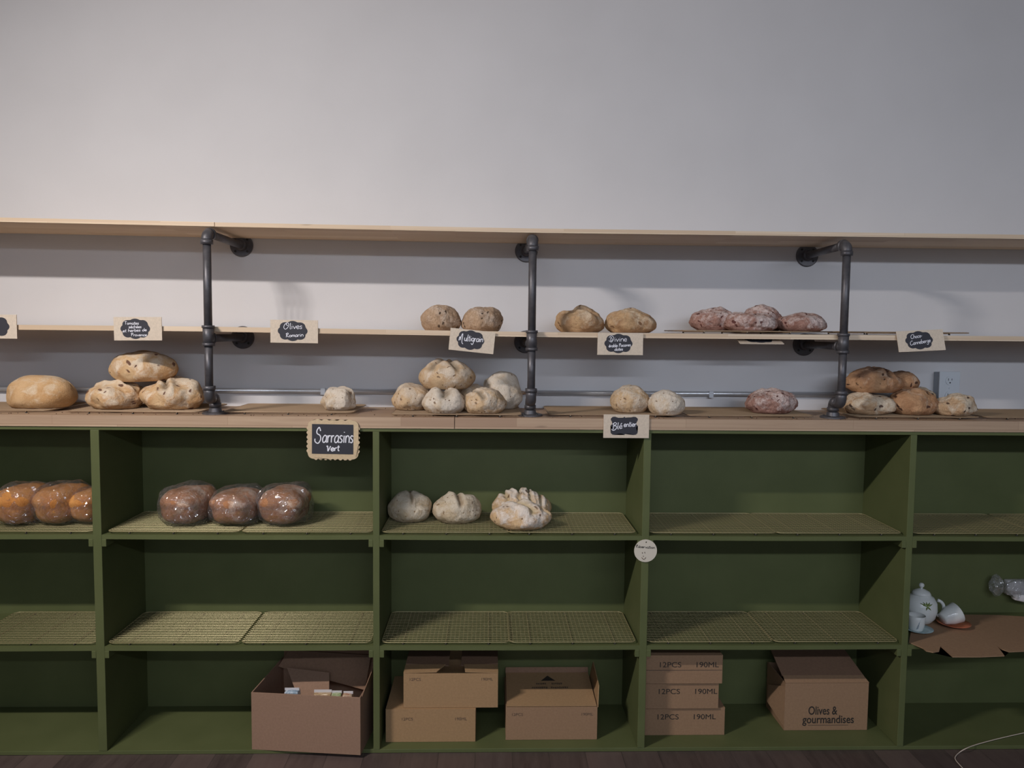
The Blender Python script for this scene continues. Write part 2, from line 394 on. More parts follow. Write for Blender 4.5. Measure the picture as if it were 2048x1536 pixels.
# ------------------------------------------------------------------ pipe brackets
def arc(c, a0, a1, r, u, v, n=8):
    c, u, v = Vector(c), Vector(u), Vector(v)
    return [c + u*(r*math.cos(a0+(a1-a0)*k/n)) + v*(r*math.sin(a0+(a1-a0)*k/n)) for k in range(n+1)]
RP, RF = .0118, .0158
def flange(parent, name, loc, axis):
    bm = B(); M = Vector(axis).to_track_quat('Z', 'Y').to_matrix().to_4x4()
    lathe(bm, [(0, 0), (.0385, 0), (.0385, .0045), (.036, .0062), (.020, .0068), (.018, .018), (.013, .020), (0, .020)], 40, M)
    f = obj(name, bm, PIPE, parent, loc=loc)
    for k in range(4):
        bm = B(); a = math.pi/4+k*math.pi/2
        lathe(bm, [(0, .0058), (.0042, .0060), (.0036, .0082), (0, .0090)], 12, M @ Matrix.Translation((.028*math.cos(a), .028*math.sin(a), 0)))
        obj('screw', bm, DARK, f)
    return f
def bracket(x, zt, zm, zarm, xf, xw, label):
    """x post, zt axis height of the upper arm, zm tee axis, xf floor flange, xw shift of the wall flanges"""
    yp = -.0195; wy = .309
    t = thing('pipe_bracket', label, 'pipe bracket', (x, yp, CZ), group='black iron pipe brackets')
    L = lambda X, Y, Z: Vector((X-x, Y-yp, Z-CZ))
    zb = 1.128                                     # lower end of the post at the offset elbows
    bm = B(); tube(bm, [L(x, yp, zm+.022), L(x, yp, zt-.026)], RP, 20); obj('post', bm, PIPE, t, True)
    bm = B(); tube(bm, [L(x, yp, zb+.012), L(x, yp, zm-.026)], RP, 20); obj('post', bm, PIPE, t, True)
    # top elbow
    bm = B()
    tube(bm, arc(L(x, yp+.021, zt-.021), math.pi, math.pi/2, .021, (0, 1, 0), (0, 0, 1), 10), RF, 20)
    tube(bm, [L(x, yp, zt-.020), L(x, yp, zt-.033)], [RF+.0022]*2, 20)
    tube(bm, [L(x, yp+.020, zt), L(x, yp+.033, zt)], [RF+.0022]*2, 20)
    obj('elbow', bm, PIPE, t, True)
    # tee
    bm = B(); tube(bm, [L(x, yp, zm+.026), L(x, yp, zm-.030)], RF, 20)
    tube(bm, [L(x, yp, zm+.028), L(x, yp, zm+.020)], RF+.0025, 20); tube(bm, [L(x, yp, zm-.024), L(x, yp, zm-.033)], RF+.0025, 20)
    tube(bm, [L(x, yp, zarm), L(x, yp+.022, zarm)], [RF, RF], 20); tube(bm, [L(x, yp+.021, zarm), L(x, yp+.028, zarm)], [RF+.002]*2, 20)
    obj('tee_fitting', bm, PIPE, t, True)
    za = zarm
    for z in (zt, za):
        bm = B(); tube(bm, [L(x, yp+.02, z), L(x+xw, wy-.012, z)], RP, 20); a = obj('arm', bm, PIPE, t, True)
        flange(t, 'wall_flange', L(x+xw, wy, z), (0, -1, 0))
    # offset: elbow turning back, elbow turning down, nipple, flange on the counter
    yf = .062
    d = Vector((xf-x, yf-yp, 0)); dl = d.length; d.normalize(); R = .02
    bm = B(); tube(bm, [L(x, yp, zb+.020), L(x, yp, zb+.008)], [RF+.0022]*2, 20)
    c = L(x, yp, zb) + d*R
    tube(bm, [L(x, yp, zb+.012)]+arc(c, math.pi, 1.5*math.pi, R, d, (0, 0, 1), 8)+[c+Vector((0, 0, -R))+d*.012], RF, 20)
    obj('elbow', bm, PIPE, t, True)
    c2 = L(xf, yf, zb-2*R) - d*R
    bm = B(); tube(bm, [c2+Vector((0, 0, R))-d*.014]+arc(c2, math.pi/2, 0, R, d, (0, 0, 1), 8)+[L(xf, yf, zb-2*R-.006)], RF, 20)
    tube(bm, [L(xf, yf, zb-2*R+.002), L(xf, yf, zb-2*R-.010)], [RF+.0022]*2, 20)
    obj('elbow', bm, PIPE, t, True)
    bm = B(); tube(bm, [L(xf, yf, zb-2*R-.004), L(xf, yf, CZ+.012)], RP, 20); obj('nipple', bm, PIPE, t, True)
    flange(t, 'floor_flange', L(xf, yf, CZ), (0, 0, 1))
bracket(.350, 1.599, 1.300, 1.290, .338, -.002, 'black iron pipe bracket beside the stacked tomato loaves, leftmost of three')
bracket(1.311, 1.593, 1.295, 1.284, 1.313, -.004, 'middle black iron pipe bracket, right of the pale floured loaf pile')
bracket(2.260, 1.590, 1.295, 1.284, 2.273, .014, 'black iron pipe bracket left of the chocolate cranberry loaves, rightmost of three')

# ------------------------------------------------------------------ conduit and outlet
t = thing('conduit', 'thin galvanised conduit running low along the wall behind the loaves', 'conduit', (XL, .298, 1.110))
bm = B(); tube(bm, [(0, 0, 0), (1.28-XL, 0, 0)], .0085, 16); obj('pipe', bm, CONDUIT, t, True)
bm = B(); tube(bm, [(1.281-XL, 0, 0), (2.745-XL, 0, .003)], .0085, 16); obj('pipe', bm, CONDUIT, t, True)
bm = B(); tube(bm, [(1.245-XL, 0, 0), (1.315-XL, 0, 0)], .0102, 16); tube(bm, [(1.268-XL, 0, 0), (1.276-XL, 0, 0)], .0112, 6); tube(bm, [(1.286-XL, 0, 0), (1.294-XL, 0, 0)], .0112, 6)
obj('coupling', bm, CHROME, t, True)
for x in (-.6, .62, 1.95):
    bm = B(); box(bm, x-XL-.008, x-XL+.008, -.0098, .0118, -.0125, .0105, .001); obj('clip', bm, CONDUIT, t)
ox, oz = 2.772, 1.139
t = thing('wall_outlet', 'white surface-mounted double electrical outlet on the wall behind the rightmost bread', 'electrical outlet', (ox, .309, oz))
boxo('mounting_box', (-.034, .034, -.033, 0, -.055, .055), mat('grey_box', .5, color=(.36, .40, .45)), t, .002)
pl = boxo('cover_plate', (-.036, .036, -.039, -.033, -.0575, .0575), WHITE, t, .0015)
for dz in (.026, -.026):
    bm = B(); lathe(bm, [(0, 0), (.0155, 0), (.0155, .0018), (0, .0018)], 28, Matrix.Translation((0, -.039, dz)) @ Matrix.Rotation(math.pi/2, 4, 'X'))
    s = obj('socket', bm, WHITE, t)
    for dx, w, h, z in ((-.006, .0016, .008, .004), (.006, .0016, .0065, .004), (0, .0042, .0042, -.007)):
        boxo('slot', (dx-w/2, dx+w/2, -.0415, -.0405, dz+z-h/2, dz+z+h/2), DARK, s)
bm = B(); lathe(bm, [(0, 0), (.003, 0), (.0025, .0015), (0, .0015)], 12, Matrix.Translation((0, -.039, 0)) @ Matrix.Rotation(math.pi/2, 4, 'X')); obj('screw', bm, WHITE, t)

# ------------------------------------------------------------------ cooling racks
RW, RD, RH = .399, .262, .0095
def make_rack(material, name):
    t = bpy.data.objects.new(name, None); col.objects.link(t)
    bm = B(); rc = .018; z = RH-.0018
    pts = []
    for cx, cyy, a in ((RW/2-rc, rc, -math.pi/2), (RW/2-rc, RD-rc, 0), (-RW/2+rc, RD-rc, math.pi/2), (-RW/2+rc, rc, math.pi)):
        for k in range(6):
            q = a+math.pi/2*k/5; pts.append((cx+rc*math.cos(q), cyy+rc*math.sin(q), z))
    tube(bm, pts+[pts[0], pts[1]], .0017, 8, cap=False); obj('frame', bm, material, t, True)
    bm = B(); nx = 19
    for k in range(1, nx):
        y = RD*k/nx; tube(bm, [(-RW/2+.001, y, z+.0004), (RW/2-.001, y, z+.0004)], .0010, 5)
    ny = 30
    for k in range(1, ny):
        x = -RW/2+RW*k/ny; tube(bm, [(x, .001, z-.0012), (x, RD-.001, z-.0012)], .00075, 4)
    obj('wire_grid', bm, material, t)
    for k in range(3):
        x = -RW/2+RW*(k+.5)/3; bm = B()
        tube(bm, [(x, 0, z-.003), (x, RD, z-.003)], .0016, 6)
        obj('support_bar', bm, material, t)
        for y in (.004, RD-.004):
            bm = B(); tube(bm, [(x, y, z-.003), (x, y, .0002)], [.0022, .0034], 8); obj('foot', bm, RUBBER, t)
    return t
proto = {'g': make_rack(BRASS, 'cooling_rack'), 'b': make_rack(BRN, 'cooling_rack')}
used = {'g': False, 'b': False}
def rack(kind, x, y, z, label, group, rz=0, tilt=0):
    o = proto[kind] if not used[kind] else copy_tree(proto[kind]); used[kind] = True
    o.location = (x, y, z); o.rotation_euler = (tilt, 0, rz)
    tag(o, label, 'cooling rack', group)
g1 = 'gold wire cooling racks on the upper green shelf'; g2 = 'gold wire cooling racks on the lower green shelf'
gc = 'wire cooling racks on the wooden countertop'; gm = 'wire cooling racks on the pine shelf'
Z1, Z2 = S1[1]+.0003, S2[1]+.0003
def rx(px0, px1, py, z):                 # centre x of a rack from its front corners, kept clear of the dividers
    x = (onY(px0, py, .008).x+onY(px1, py, .008).x)/2
    for d, w in zip(DIV, DW):
        if abs(x-d) < RW/2+w/2+.004: x = d+math.copysign(RW/2+w/2+.004, x-d)
    return x
for px0, px1, lab in ((-82, 183, 'gold wire rack under the orange-brown bagged loaves at the left edge'),
                      (212, 480, 'gold wire rack under the two left brown bagged loaves'),
                      (486, 742, 'gold wire rack under the rightmost bagged loaf, half empty'),
                      (768, 1010, 'gold wire rack under the two round buckwheat loaves'),
                      (1020, 1268, 'gold wire rack right of the stacked walnut loaves, mostly empty'),
                      (1303, 1546, 'empty gold wire rack on the upper green shelf just right of the round tag'),
                      (1556, 1803, 'empty gold wire rack on the upper green shelf, left of the rightmost divider'),
                      (1830, 2075, 'empty dim wire rack on the upper green shelf above the teapot'),
                      (2083, 2330, 'empty dim wire rack on the upper green shelf cut by the right picture edge')):
    rack('g', rx(px0, px1, 1066, Z1+RH), .008, Z1, lab, g1)
for px0, px1, lab in ((-70, 188, 'empty gold wire rack on the lower green shelf at the left edge'),
                      (213, 478, 'empty gold wire rack with its left end in shadow on the lower green shelf'),
                      (480, 742, 'empty gold wire rack above the open cardboard box'),
                      (763, 1008, 'empty gold wire rack on the lower green shelf, below the buckwheat loaves'),
                      (1018, 1272, 'empty gold wire rack on the lower green shelf, below the walnut loaves'),
                      (1297, 1543, 'empty gold wire rack half in shadow above the 12PCS boxes'),
                      (1551, 1797, 'empty gold wire rack on the lower green shelf next to the teapot bay')):
    rack('g', rx(px0, px1, 1286, Z2+RH), .008, Z2, lab, g2)
for x, y, rz, lab in ((-.36, .040, .02, 'wire rack under the golden oval loaf at the left end of the counter'),
                      (.098, .034, -.01, 'wire rack under the three stacked tomato loaves'),
                      (.565, .045, .0, 'wire rack under the single small pale loaf'),
                      (1.085, .012, .0, 'wire rack under the pale floured loaf pile'),
                      (1.570, .035, .0, 'wire rack under the two round wholewheat loaves'),
                      (2.005, .035, .0, 'wire rack under the pink cranberry loaf'),
                      (2.53, .028, .0, 'wire rack under the chocolate cranberry loaves'),
                      (2.955, .036, .0, 'empty wire rack at the right end of the counter')):
    rack('b', x, y, CZ+.0004, lab, gc, rz)
rack('b', 1.975, .012, MZ+.0008, 'dark wire rack under the flat cranberry loaves on the pine shelf', gm)
rack('b', 2.475, .012, MZ+.0022, 'dark wire rack standing empty on the pine shelf right of the cranberry loaves', gm)

# ------------------------------------------------------------------ bread
def nz(p, s, seed): return noise.noise(Vector((p.x*s+seed*7.13, p.y*s+seed*3.7, p.z*s-seed*5.1)))
def loaf_bm(w, d, h, seed, lump=.05, knob=.012, cuts=(), sq=2.0, pan=0, lobes=0, sub=6, crease=()):
    """boule standing on z=0, centred; cuts: (angle, offset, width, depth) grooves over the crown"""
    bm = B(); bmesh.ops.create_icosphere(bm, subdivisions=sub, radius=1)
    L = bm.verts.layers.float.new('cut')
    eq = .36
    for v in bm.verts:
        n = v.co.normalized()
        k = (abs(n.x)**sq+abs(n.y)**sq+abs(n.z)**sq)**(-1/sq)
        p = n*k; up = max(0, n.z)
        rad = 1.0
        if n.z < 0: rad = 1-.16*min(1, (-n.z*1.3))**2
        if pan:
            # tin loaf: straight tapering sides, bulging crown
            z = p.z; rad = 1-.10*max(0, -z) + (.07*math.sin(min(1, max(0, z*1.4))*math.pi) if z > 0 else 0)
            q = Vector((p.x*w/2*rad, p.y*d/2*rad, h*(.5+.5*z)))
            q.z = max(q.z, 0)
        else:
            zz = eq+(1-eq)*p.z if n.z > 0 else eq*(1-min(1, abs(p.z)*1.75))
            q = Vector((p.x*w/2*rad, p.y*d/2*rad, zz*h))
        base = min(1, q.z/(h*.16))
        s = 1/max(w, d)
        amp = lump*w*nz(q, 3.2*s, seed) + knob*w*.9*nz(q, 9*s, seed+3) + knob*w*.35*nz(q, 24*s, seed+5)
        rg = 1-abs(nz(q, 7*s, seed+9))*2.2
        amp += knob*w*.5*max(0, rg-.55)
        cutv = 0
        for ang, off, cw, cd in cuts:
            ca, sa = math.cos(ang), math.sin(ang)
            dist = (n.x*ca+n.y*sa) - off + .10*nz(n, 2.5, seed+11)
            along = abs(-n.x*sa+n.y*ca)
            mask = max(0, min(1, (n.z-.12)/.35))*max(0, min(1, (.96-along)/.2))
            g = math.exp(-(dist/cw)**2)*mask
            amp -= cd*w*g; amp += cd*w*.45*math.exp(-((abs(dist)-cw*2.0)/cw)**2)*mask
            cutv = max(cutv, min(1, g*1.3))
        for ang, cd in crease:                     # seams radiating down the sides between the petals
            a = math.atan2(n.y, n.x)-ang; a = (a+math.pi) % (2*math.pi)-math.pi
            amp -= cd*w*math.exp(-(a/.16)**2)*max(0, min(1, (n.z+.1)/.5))*(1-abs(n.z)**6)
        nn = Vector((n.x, n.y, n.z*(1 if n.z > 0 else .15)))
        q = q+nn*amp*(base if n.z < 0 else 1)
        q.z = max(q.z, 0) if q.z < .002 else q.z
        v.co = q; v[L] = cutv
    return bm
ALL = []
def loaf(pb, Y, zs, style, label, group, seed, name='bread_loaf', cat='bread', d=None, h=None, rot=(0, 0, 0), **kw):
    """pb: left, top, right, bottom in the photo; Y depth of the loaf's middle; zs height of what it rests on, None for stacked"""
    x0, y0, x1, y1 = pb; ym = (y0+y1)/2
    w = (onY(x1, ym, Y)-onY(x0, ym, Y)).x; X = onY((x0+x1)/2, ym, Y).x
    d = d or w*.95
    zt = onY((x0+x1)/2, y0, Y).z
    if zs is None: zs = onY((x0+x1)/2, y1, Y-.2*d).z
    h = h or (zt-zs)
    bm = loaf_bm(w, d, h, seed, **kw)
    o = obj(name, bm, MB[style], None, True)
    o.location = (X, Y, zs+.0003); o.rotation_euler = rot
    tag(o, label, cat, group)
    ALL.append(o); return o
cross = lambda a=.2, w=.10, d=.05: ((a, 0, w, d), (a+math.pi/2, 0, w, d))
RZ = CZ+RH+.0008
gA = 'loaves on the wooden counter'
# left of the counter
loaf((15, 752, 150, 816), .145, RZ, 'wheat', 'golden smooth oval loaf alone at the left end of the counter', gA, 1, d=.165, lump=.05, knob=.004, cuts=((math.pi/2, .15, .08, .02),), sq=2.2)
loaf((178, 762, 288, 816), .125, RZ, 'tomato', 'tomato loaf at bottom left of the stack beside the left pipe bracket', gA, 2, d=.15, lump=.10, knob=.018, cuts=((1.2, .1, .1, .04),))
loaf((284, 757, 411, 816), .125, RZ, 'tomato', 'wide tomato loaf at bottom right of the stack beside the left pipe bracket', gA, 3, d=.14, lump=.09, knob=.014, cuts=((.3, -.25, .09, .06),))
loaf((318, 752, 388, 800), .235, RZ, 'tomato', 'tomato loaf half hidden at the back of the stack beside the left pipe bracket', gA, 4, d=.11, lump=.08, knob=.014)
loaf((224, 700, 355, 763), .155, None, 'tomato', 'tomato loaf with a grey cut crown lying on top of its stack', gA, 5, d=.15, lump=.06, knob=.012, cuts=((math.pi/2+.1, -.05, .34, .012),), rot=(0, -.04, 0))
loaf((642, 774, 715, 816), .125, RZ, 'levainw', 'small pale loaf alone between the left pipe bracket and the big pile', gA, 6, lump=.12, knob=.02, cuts=((1.3, .0, .12, .05),))
# big pile
loaf((783, 767, 862, 822), .150, RZ, 'levain', 'floured loaf at the left side of the pale pile', gA, 7, d=.13, lump=.08, knob=.016)
loaf((905, 767, 978, 812), .225, RZ, 'levain', 'floured loaf at the back of the pale pile, showing between the others', gA, 8, d=.11, lump=.08, knob=.02)
loaf((845, 776, 931, 828), .064, RZ-.001, 'levainw', 'floured loaf with a deep top cleft at front left of the pale pile', gA, 9, d=.12, lump=.06, knob=.016, cuts=((.15, .0, .22, .10),))
loaf((925, 776, 1012, 830), .064, RZ-.001, 'levain', 'speckled loaf at front right of the pale pile', gA, 10, d=.12, lump=.06, knob=.016, cuts=((.5, -.45, .08, .04),))
loaf((838, 720, 949, 778), .135, None, 'levain', 'round loaf with crossed grey scores on top of the pale pile', gA, 11, d=.16, lump=.03, knob=.008, cuts=((.55, -.02, .13, .045), (-.75, .05, .13, .045)))
loaf((966, 742, 1044, 826), .205, RZ, 'levainw', 'tall floured loaf leaning at the right side of the pale pile', gA, 12, d=.115, lump=.07, knob=.012, cuts=((math.pi/2+.35, .25, .15, .04),), rot=(0, 0, .1))
# wholewheat
loaf((1222, 771, 1298, 827), .115, RZ, 'levain', 'round wholewheat loaf behind its sign, left of the pair', gA, 13, lump=.05, knob=.016)
loaf((1296, 780, 1369, 832), .075, RZ-.002, 'levainw', 'round floury wholewheat loaf, right of the pair by the countertop sign', gA, 14, lump=.05, knob=.016)
loaf((1494, 778, 1588, 828), .120, RZ, 'cran', 'single pink cranberry loaf with white flour folds on the counter', gA, 15, d=.13, lump=.10, knob=.030)
# chocolate cranberry
loaf((1683, 783, 1784, 831), .115, RZ, 'choco', 'pale chocolate chip loaf right behind the foot of the right pipe bracket', gA, 16, d=.13, lump=.09, knob=.016)
loaf((1781, 778, 1871, 832), .110, RZ, 'chocodark', 'orange-brown chocolate cranberry loaf in the middle of the bottom row', gA, 17, d=.13, lump=.08, knob=.020)
loaf((1810, 773, 1868, 815), .215, RZ, 'choco', 'floury loaf peeking out behind the orange-brown chocolate loaf', gA, 18, d=.10, lump=.08, knob=.020)
loaf((1869, 791, 1946, 835), .085, RZ, 'choco', 'smallest chocolate cranberry loaf, alone in front of the outlet', gA, 19, d=.11, lump=.10, knob=.026, cuts=((1.1, .3, .16, .05),))
loaf((1695, 737, 1800, 785), .135, None, 'chocodark', 'dark-crowned chocolate loaf on top of the pile beside the right pipe bracket', gA, 20, d=.14, lump=.07, knob=.022, cuts=((math.pi/2+.2, -.20, .42, .012), (.3, .1, .08, .03)))
loaf((1775, 741, 1833, 781), .165, None, 'chocodark', 'chocolate loaf on top of the pile, behind and right of the dark-crowned one', gA, 21, d=.12, lump=.08, knob=.022, cuts=((math.pi/2-.2, -.15, .42, .012),))
# pine shelf
gB = 'loaves on the pine shelf'
loaf((841, 611, 922, 662), .120, MZ, 'multi', 'round multigrain loaf with dark seeds, left of the pair on the pine shelf', gB, 22, lump=.07, knob=.022)
loaf((922, 613, 1007, 663), .120, MZ, 'multi', 'round multigrain loaf above the tilted multigrain sign, right of the pair', gB, 23, lump=.06, knob=.022)
loaf((1110, 617, 1209, 665), .120, MZ, 'divine', 'maple pecan loaf with a peaked crust, left of the pair right of the middle bracket', gB, 24, d=.14, lump=.07, knob=.020, cuts=((.9, -.2, .12, .06), (math.pi/2, .3, .1, .05)))
loaf((1210, 620, 1311, 666), .120, MZ, 'divine', 'maple pecan loaf sloping to the right above its sign', gB, 25, d=.14, lump=.09, knob=.018, cuts=((1.2, -.2, .12, .05),))
RM = MZ+.0008+RH
loaf((1384, 615, 1478, 661), .150, RM, 'cran', 'flat cranberry loaf at the left of the dark rack on the pine shelf', gB, 26, d=.13, lump=.08, knob=.026)
loaf((1447, 624, 1556, 662), .085, RM, 'cran', 'flat cranberry loaf at the front middle of the dark rack', gB, 27, d=.115, lump=.07, knob=.024)
loaf((1482, 611, 1566, 660), .200, RM, 'cran', 'cranberry loaf with a dark peak at the back of the dark rack', gB, 28, d=.11, lump=.09, knob=.030)
loaf((1553, 627, 1650, 663), .110, RM, 'cran', 'flat brown-pink cranberry loaf at the right end of the dark rack', gB, 29, d=.14, lump=.06, knob=.018)
# upper green shelf
gC = 'unwrapped loaves on the upper green shelf'
RA = Z1+RH+.0008
loaf((776, 983, 864, 1048), .165, RA, 'buck', 'round floury buckwheat loaf next to the divider', gC, 30, lump=.06, knob=.014, cuts=((.2, .0, .06, .02),))
loaf((864, 988, 964, 1051), .155, RA, 'buck', 'buckwheat loaf with a notched top, second from the divider', gC, 31, d=.14, lump=.07, knob=.014, cuts=((.25, -.0, .10, .06),))
pet = tuple((a, .045) for a in (-2.3, -1.75, -1.2, -.6, 0, 1.0, 2.0, 3.0))
loaf((985, 981, 1101, 1045), .205, RA, 'nut', 'floured walnut loaf with a ridged crown behind the front walnut loaf', gC, 32, d=.135, lump=.05, knob=.014, cuts=((0.1, -.55, .06, .05), (.05, -.12, .06, .06), (.1, .22, .05, .05), (.1, .58, .06, .05)))
loaf((984, 1004, 1102, 1068), .072, RA, 'nut', 'floured walnut loaf with an open split, at the front of the upper shelf', gC, 33, d=.135, lump=.06, knob=.018, cuts=((.55, -.05, .13, .05), (.7, .45, .05, .03)))

# bagged pan loaves
def bagged(pb, Y, style, label, group, seed, d=.18, yaw=0, tail=1):
    x0, y0, x1, y1 = pb; ym = (y0+y1)/2
    w = (onY(x1, ym, Y-d*.3)-onY(x0, ym, Y-d*.3)).x; X = onY((x0+x1)/2, ym, Y-d*.3).x
    zs = RA; h = onY((x0+x1)/2, y0, Y-d*.1).z-zs
    t = thing('bagged_loaf', label, 'bagged bread', (X, Y, zs), (0, 0, yaw), group)
    w2, h2 = w*.86, h*.93
    obj('bread_loaf', loaf_bm(w2, d*.93, h2, seed, lump=.05, knob=.010, pan=1, sq=3.6, sub=5), MB[style], t, True, loc=(0, 0, .0015))
    # crumpled clear bag
    bm = B(); bmesh.ops.create_icosphere(bm, subdivisions=4, radius=1)
    rnd = random.Random(seed)
    for v in bm.verts:
        n = v.co.normalized(); k = (abs(n.x)**3+abs(n.y)**3+abs(n.z)**3)**(-1/3); p = n*k
        q = Vector((p.x*w*.47, p.y*d*.48, h*(.5+.5*p.z)))
        s = 1/w; o3 = Vector((seed*3.1, seed*1.7, -seed*2.3))
        d1 = noise.voronoi(q*(3.0*s)+o3)[0]; d2 = noise.voronoi(q*(6.5*s)+o3)[0]
        amp = w*(.085*(.45-(d1[1]-d1[0]))+.045*(.4-(d2[1]-d2[0]))+.07*nz(q, 2.2*s, seed+22))
        # loose ears of film at the upper back and lower front corners
        ear = max(0, n.x*.7+n.z*.9-1.0)*.55*tail + max(0, -n.x*.9-n.z*.5-.85)*.5 + max(0, n.x*.9-n.z*.7-.95)*.45
        q = q+n*(amp+ear*w)
        q.z = max(q.z, .0004); q.y = max(-d*.56, min(d*.56, q.y)); q.x = max(-w*.49, min(w*.49, q.x))
        v.co = q
    bmesh.ops.triangulate(bm, faces=bm.faces)
    obj('plastic_bag', bm, BAG, t, False)
    # gathered neck of the bag at the back
    bm = B()
    lathe(bm, [(.010, 0), (.008, .008), (.016, .018), (.024, .026)], 14, Matrix.Translation((0, d*.46, h*.55)) @ Matrix.Rotation(-math.pi/2+.5, 4, 'X'))
    for v in bm.verts: v.co += Vector((nz(v.co, 60, seed), nz(v.co, 60, seed+1)*.3, nz(v.co, 60, seed+2)))*.008
    obj('bag_neck', bm, BAG, t)
gD = 'bread in clear plastic bags on the upper green shelf'
bagged((-14, 968, 72, 1053), .118, 'pan', 'orange-brown loaf in a clear bag cut by the left edge of the picture', gD, 41, yaw=-.25)
bagged((66, 968, 150, 1050), .125, 'pan', 'orange-brown loaf in a clear bag, in the middle of the three left ones', gD, 42, yaw=-.25)
bagged((143, 974, 208, 1048), .145, 'pan', 'orange-brown loaf in a clear bag partly behind the leftmost divider', gD, 43, yaw=-.2)
bagged((316, 972, 412, 1052), .125, 'rustic', 'brown loaf in a clear bag, leftmost of the three in the second bay', gD, 44, yaw=-.18)
bagged((414, 978, 514, 1052), .125, 'rustic', 'brown floured loaf in a shiny clear bag, middle of the three in the second bay', gD, 45, yaw=-.1)
bagged((512, 973, 612, 1053), .125, 'rustic', 'brown loaf in a clear bag, rightmost of the three in the second bay', gD, 46, yaw=-.08)

# ------------------------------------------------------------------ writing
G = {
 'a': (.95, [[(.78, .85), (.45, 1), (.08, .6), (.12, .1), (.42, 0), (.74, .35), (.80, .95)], [(.80, .95), (.78, .15), (.95, .0)]]),
 'b': (.9, [[(.12, 2), (.1, 0)], [(.1, .1), (.5, 0), (.8, .45), (.6, .95), (.14, .75)]]),
 'c': (.85, [[(.75, .85), (.4, 1), (.06, .5), (.35, 0), (.8, .18)]]),
 'd': (.95, [[(.75, .8), (.38, .98), (.05, .45), (.35, 0), (.75, .3)], [(.80, 2), (.78, 0)]]),
 'e': (.85, [[(.08, .45), (.68, .6), (.58, .95), (.3, 1), (.05, .5), (.35, 0), (.8, .2)]]),
 'é': (.85, [[(.08, .45), (.68, .6), (.58, .95), (.3, 1), (.05, .5), (.35, 0), (.8, .2)], [(.35, 1.3), (.62, 1.65)]]),
 'g': (.95, [[(.76, .85), (.38, 1), (.06, .5), (.35, .05), (.75, .35)], [(.8, 1), (.78, -.4), (.45, -1), (.02, -.6)]]),
 'h': (.9, [[(.12, 2), (.1, 0)], [(.12, .65), (.45, 1), (.75, .7), (.78, 0)]]),
 'i': (.42, [[(.16, 1), (.18, 0)], [(.16, 1.42), (.17, 1.52)]]),
 'l': (.42, [[(.16, 2), (.14, .15), (.36, .0)]]),
 'm': (1.25, [[(.08, 1), (.1, 0)], [(.1, .65), (.36, 1), (.58, .7), (.58, 0)], [(.6, .65), (.88, 1), (1.08, .7), (1.1, 0)]]),
 'n': (.92, [[(.1, 1), (.12, 0)], [(.12, .65), (.45, 1), (.76, .7), (.78, 0)]]),
 'o': (.9, [[(.45, 1), (.06, .55), (.4, 0), (.8, .5), (.45, 1)]]),
 'r': (.7, [[(.1, 1), (.12, 0)], [(.12, .6), (.35, .95), (.62, .9)]]),
 's': (.75, [[(.62, .88), (.3, 1), (.12, .7), (.55, .35), (.4, .02), (.06, .1)]]),
 't': (.65, [[(.3, 1.7), (.28, .2), (.58, .02)], [(.02, 1.15), (.6, 1.2)]]),
 'u': (.95, [[(.08, 1), (.1, .3), (.4, 0), (.74, .35), (.78, 1)], [(.78, 1), (.78, .1), (.92, 0)]]),
 'v': (.85, [[(.05, 1), (.4, 0)], [(.4, 0), (.78, 1)]]),
 'B': (1.25, [[(.35, 2.0), (.3, 0)], [(.05, 1.6), (.6, 2.1), (1.0, 1.6), (.4, 1.1)], [(.4, 1.1), (1.1, .8), (.9, .0), (.3, -.3), (-.1, .2)]]),
 'C': (1.3, [[(1.1, 1.7), (.8, 2), (.1, 1.3), (.2, .2), (.7, -.05), (1.15, .35)]]),
 'D': (1.45, [[(.4, 1.6), (.38, .35), (.75, .35), (.8, 1.0), (.45, 1.6)], [(-.1, 1.5), (.6, 2.1), (1.25, 1.2), (.7, -.1), (-.1, .4)]]),
 'M': (1.75, [[(.0, .0), (.12, .95), (.32, 1.1), (.42, .1)], [(.44, .2), (.68, 1.6), (.98, 2.15), (1.08, 1.2), (1.05, .1), (1.2, -.7), (1.6, -1.0)]]),
 'O': (1.5, [[(.9, 2.1), (.3, 1.6), (.0, .6), (.4, -.1), (1.0, .4), (1.25, 1.5), (.9, 2.1), (.6, 1.5), (1.0, 1.1)]]),
 'P': (1.1, [[(.3, 1.9), (.25, 0)], [(.0, 1.6), (.6, 2.05), (.95, 1.5), (.3, .95)]]),
 'R': (1.15, [[(.3, 1.9), (.2, 0)], [(.0, 1.6), (.6, 2.05), (.9, 1.5), (.3, 1.0), (1.05, .0)]]),
 'S': (1.5, [[(1.05, 1.6), (.75, 2.1), (.35, 1.7), (.4, 1.25), (1.0, .95), (1.15, .4), (.7, -.15), (.1, .1), (.05, .5)]]),
 'T': (1.1, [[(.0, 1.85), (1.0, 1.95)], [(.5, 1.9), (.5, 0)]]),
 'V': (1.1, [[(.0, 1.5), (.25, 1.6), (.4, 0)], [(.4, 0), (1.0, 1.6)]]),
 '-': (.6, [[(.05, .6), (.45, .62)]]), ' ': (.6, []),
}
def smooth(pts, n=6):
    if len(pts) < 3: return [Vector(p) for p in pts]
    P = [Vector(p) for p in pts]; out = []
    for i in range(len(P)-1):
        p0 = P[max(i-1, 0)]; p1, p2 = P[i], P[i+1]; p3 = P[min(i+2, len(P)-1)]
        for k in range(n):
            t = k/n
            out.append(.5*((2*p1)+(p2-p0)*t+(2*p0-5*p1+4*p2-p3)*t*t+(3*p1-p0-3*p2+p3)*t**3))
    out.append(P[-1]); return out
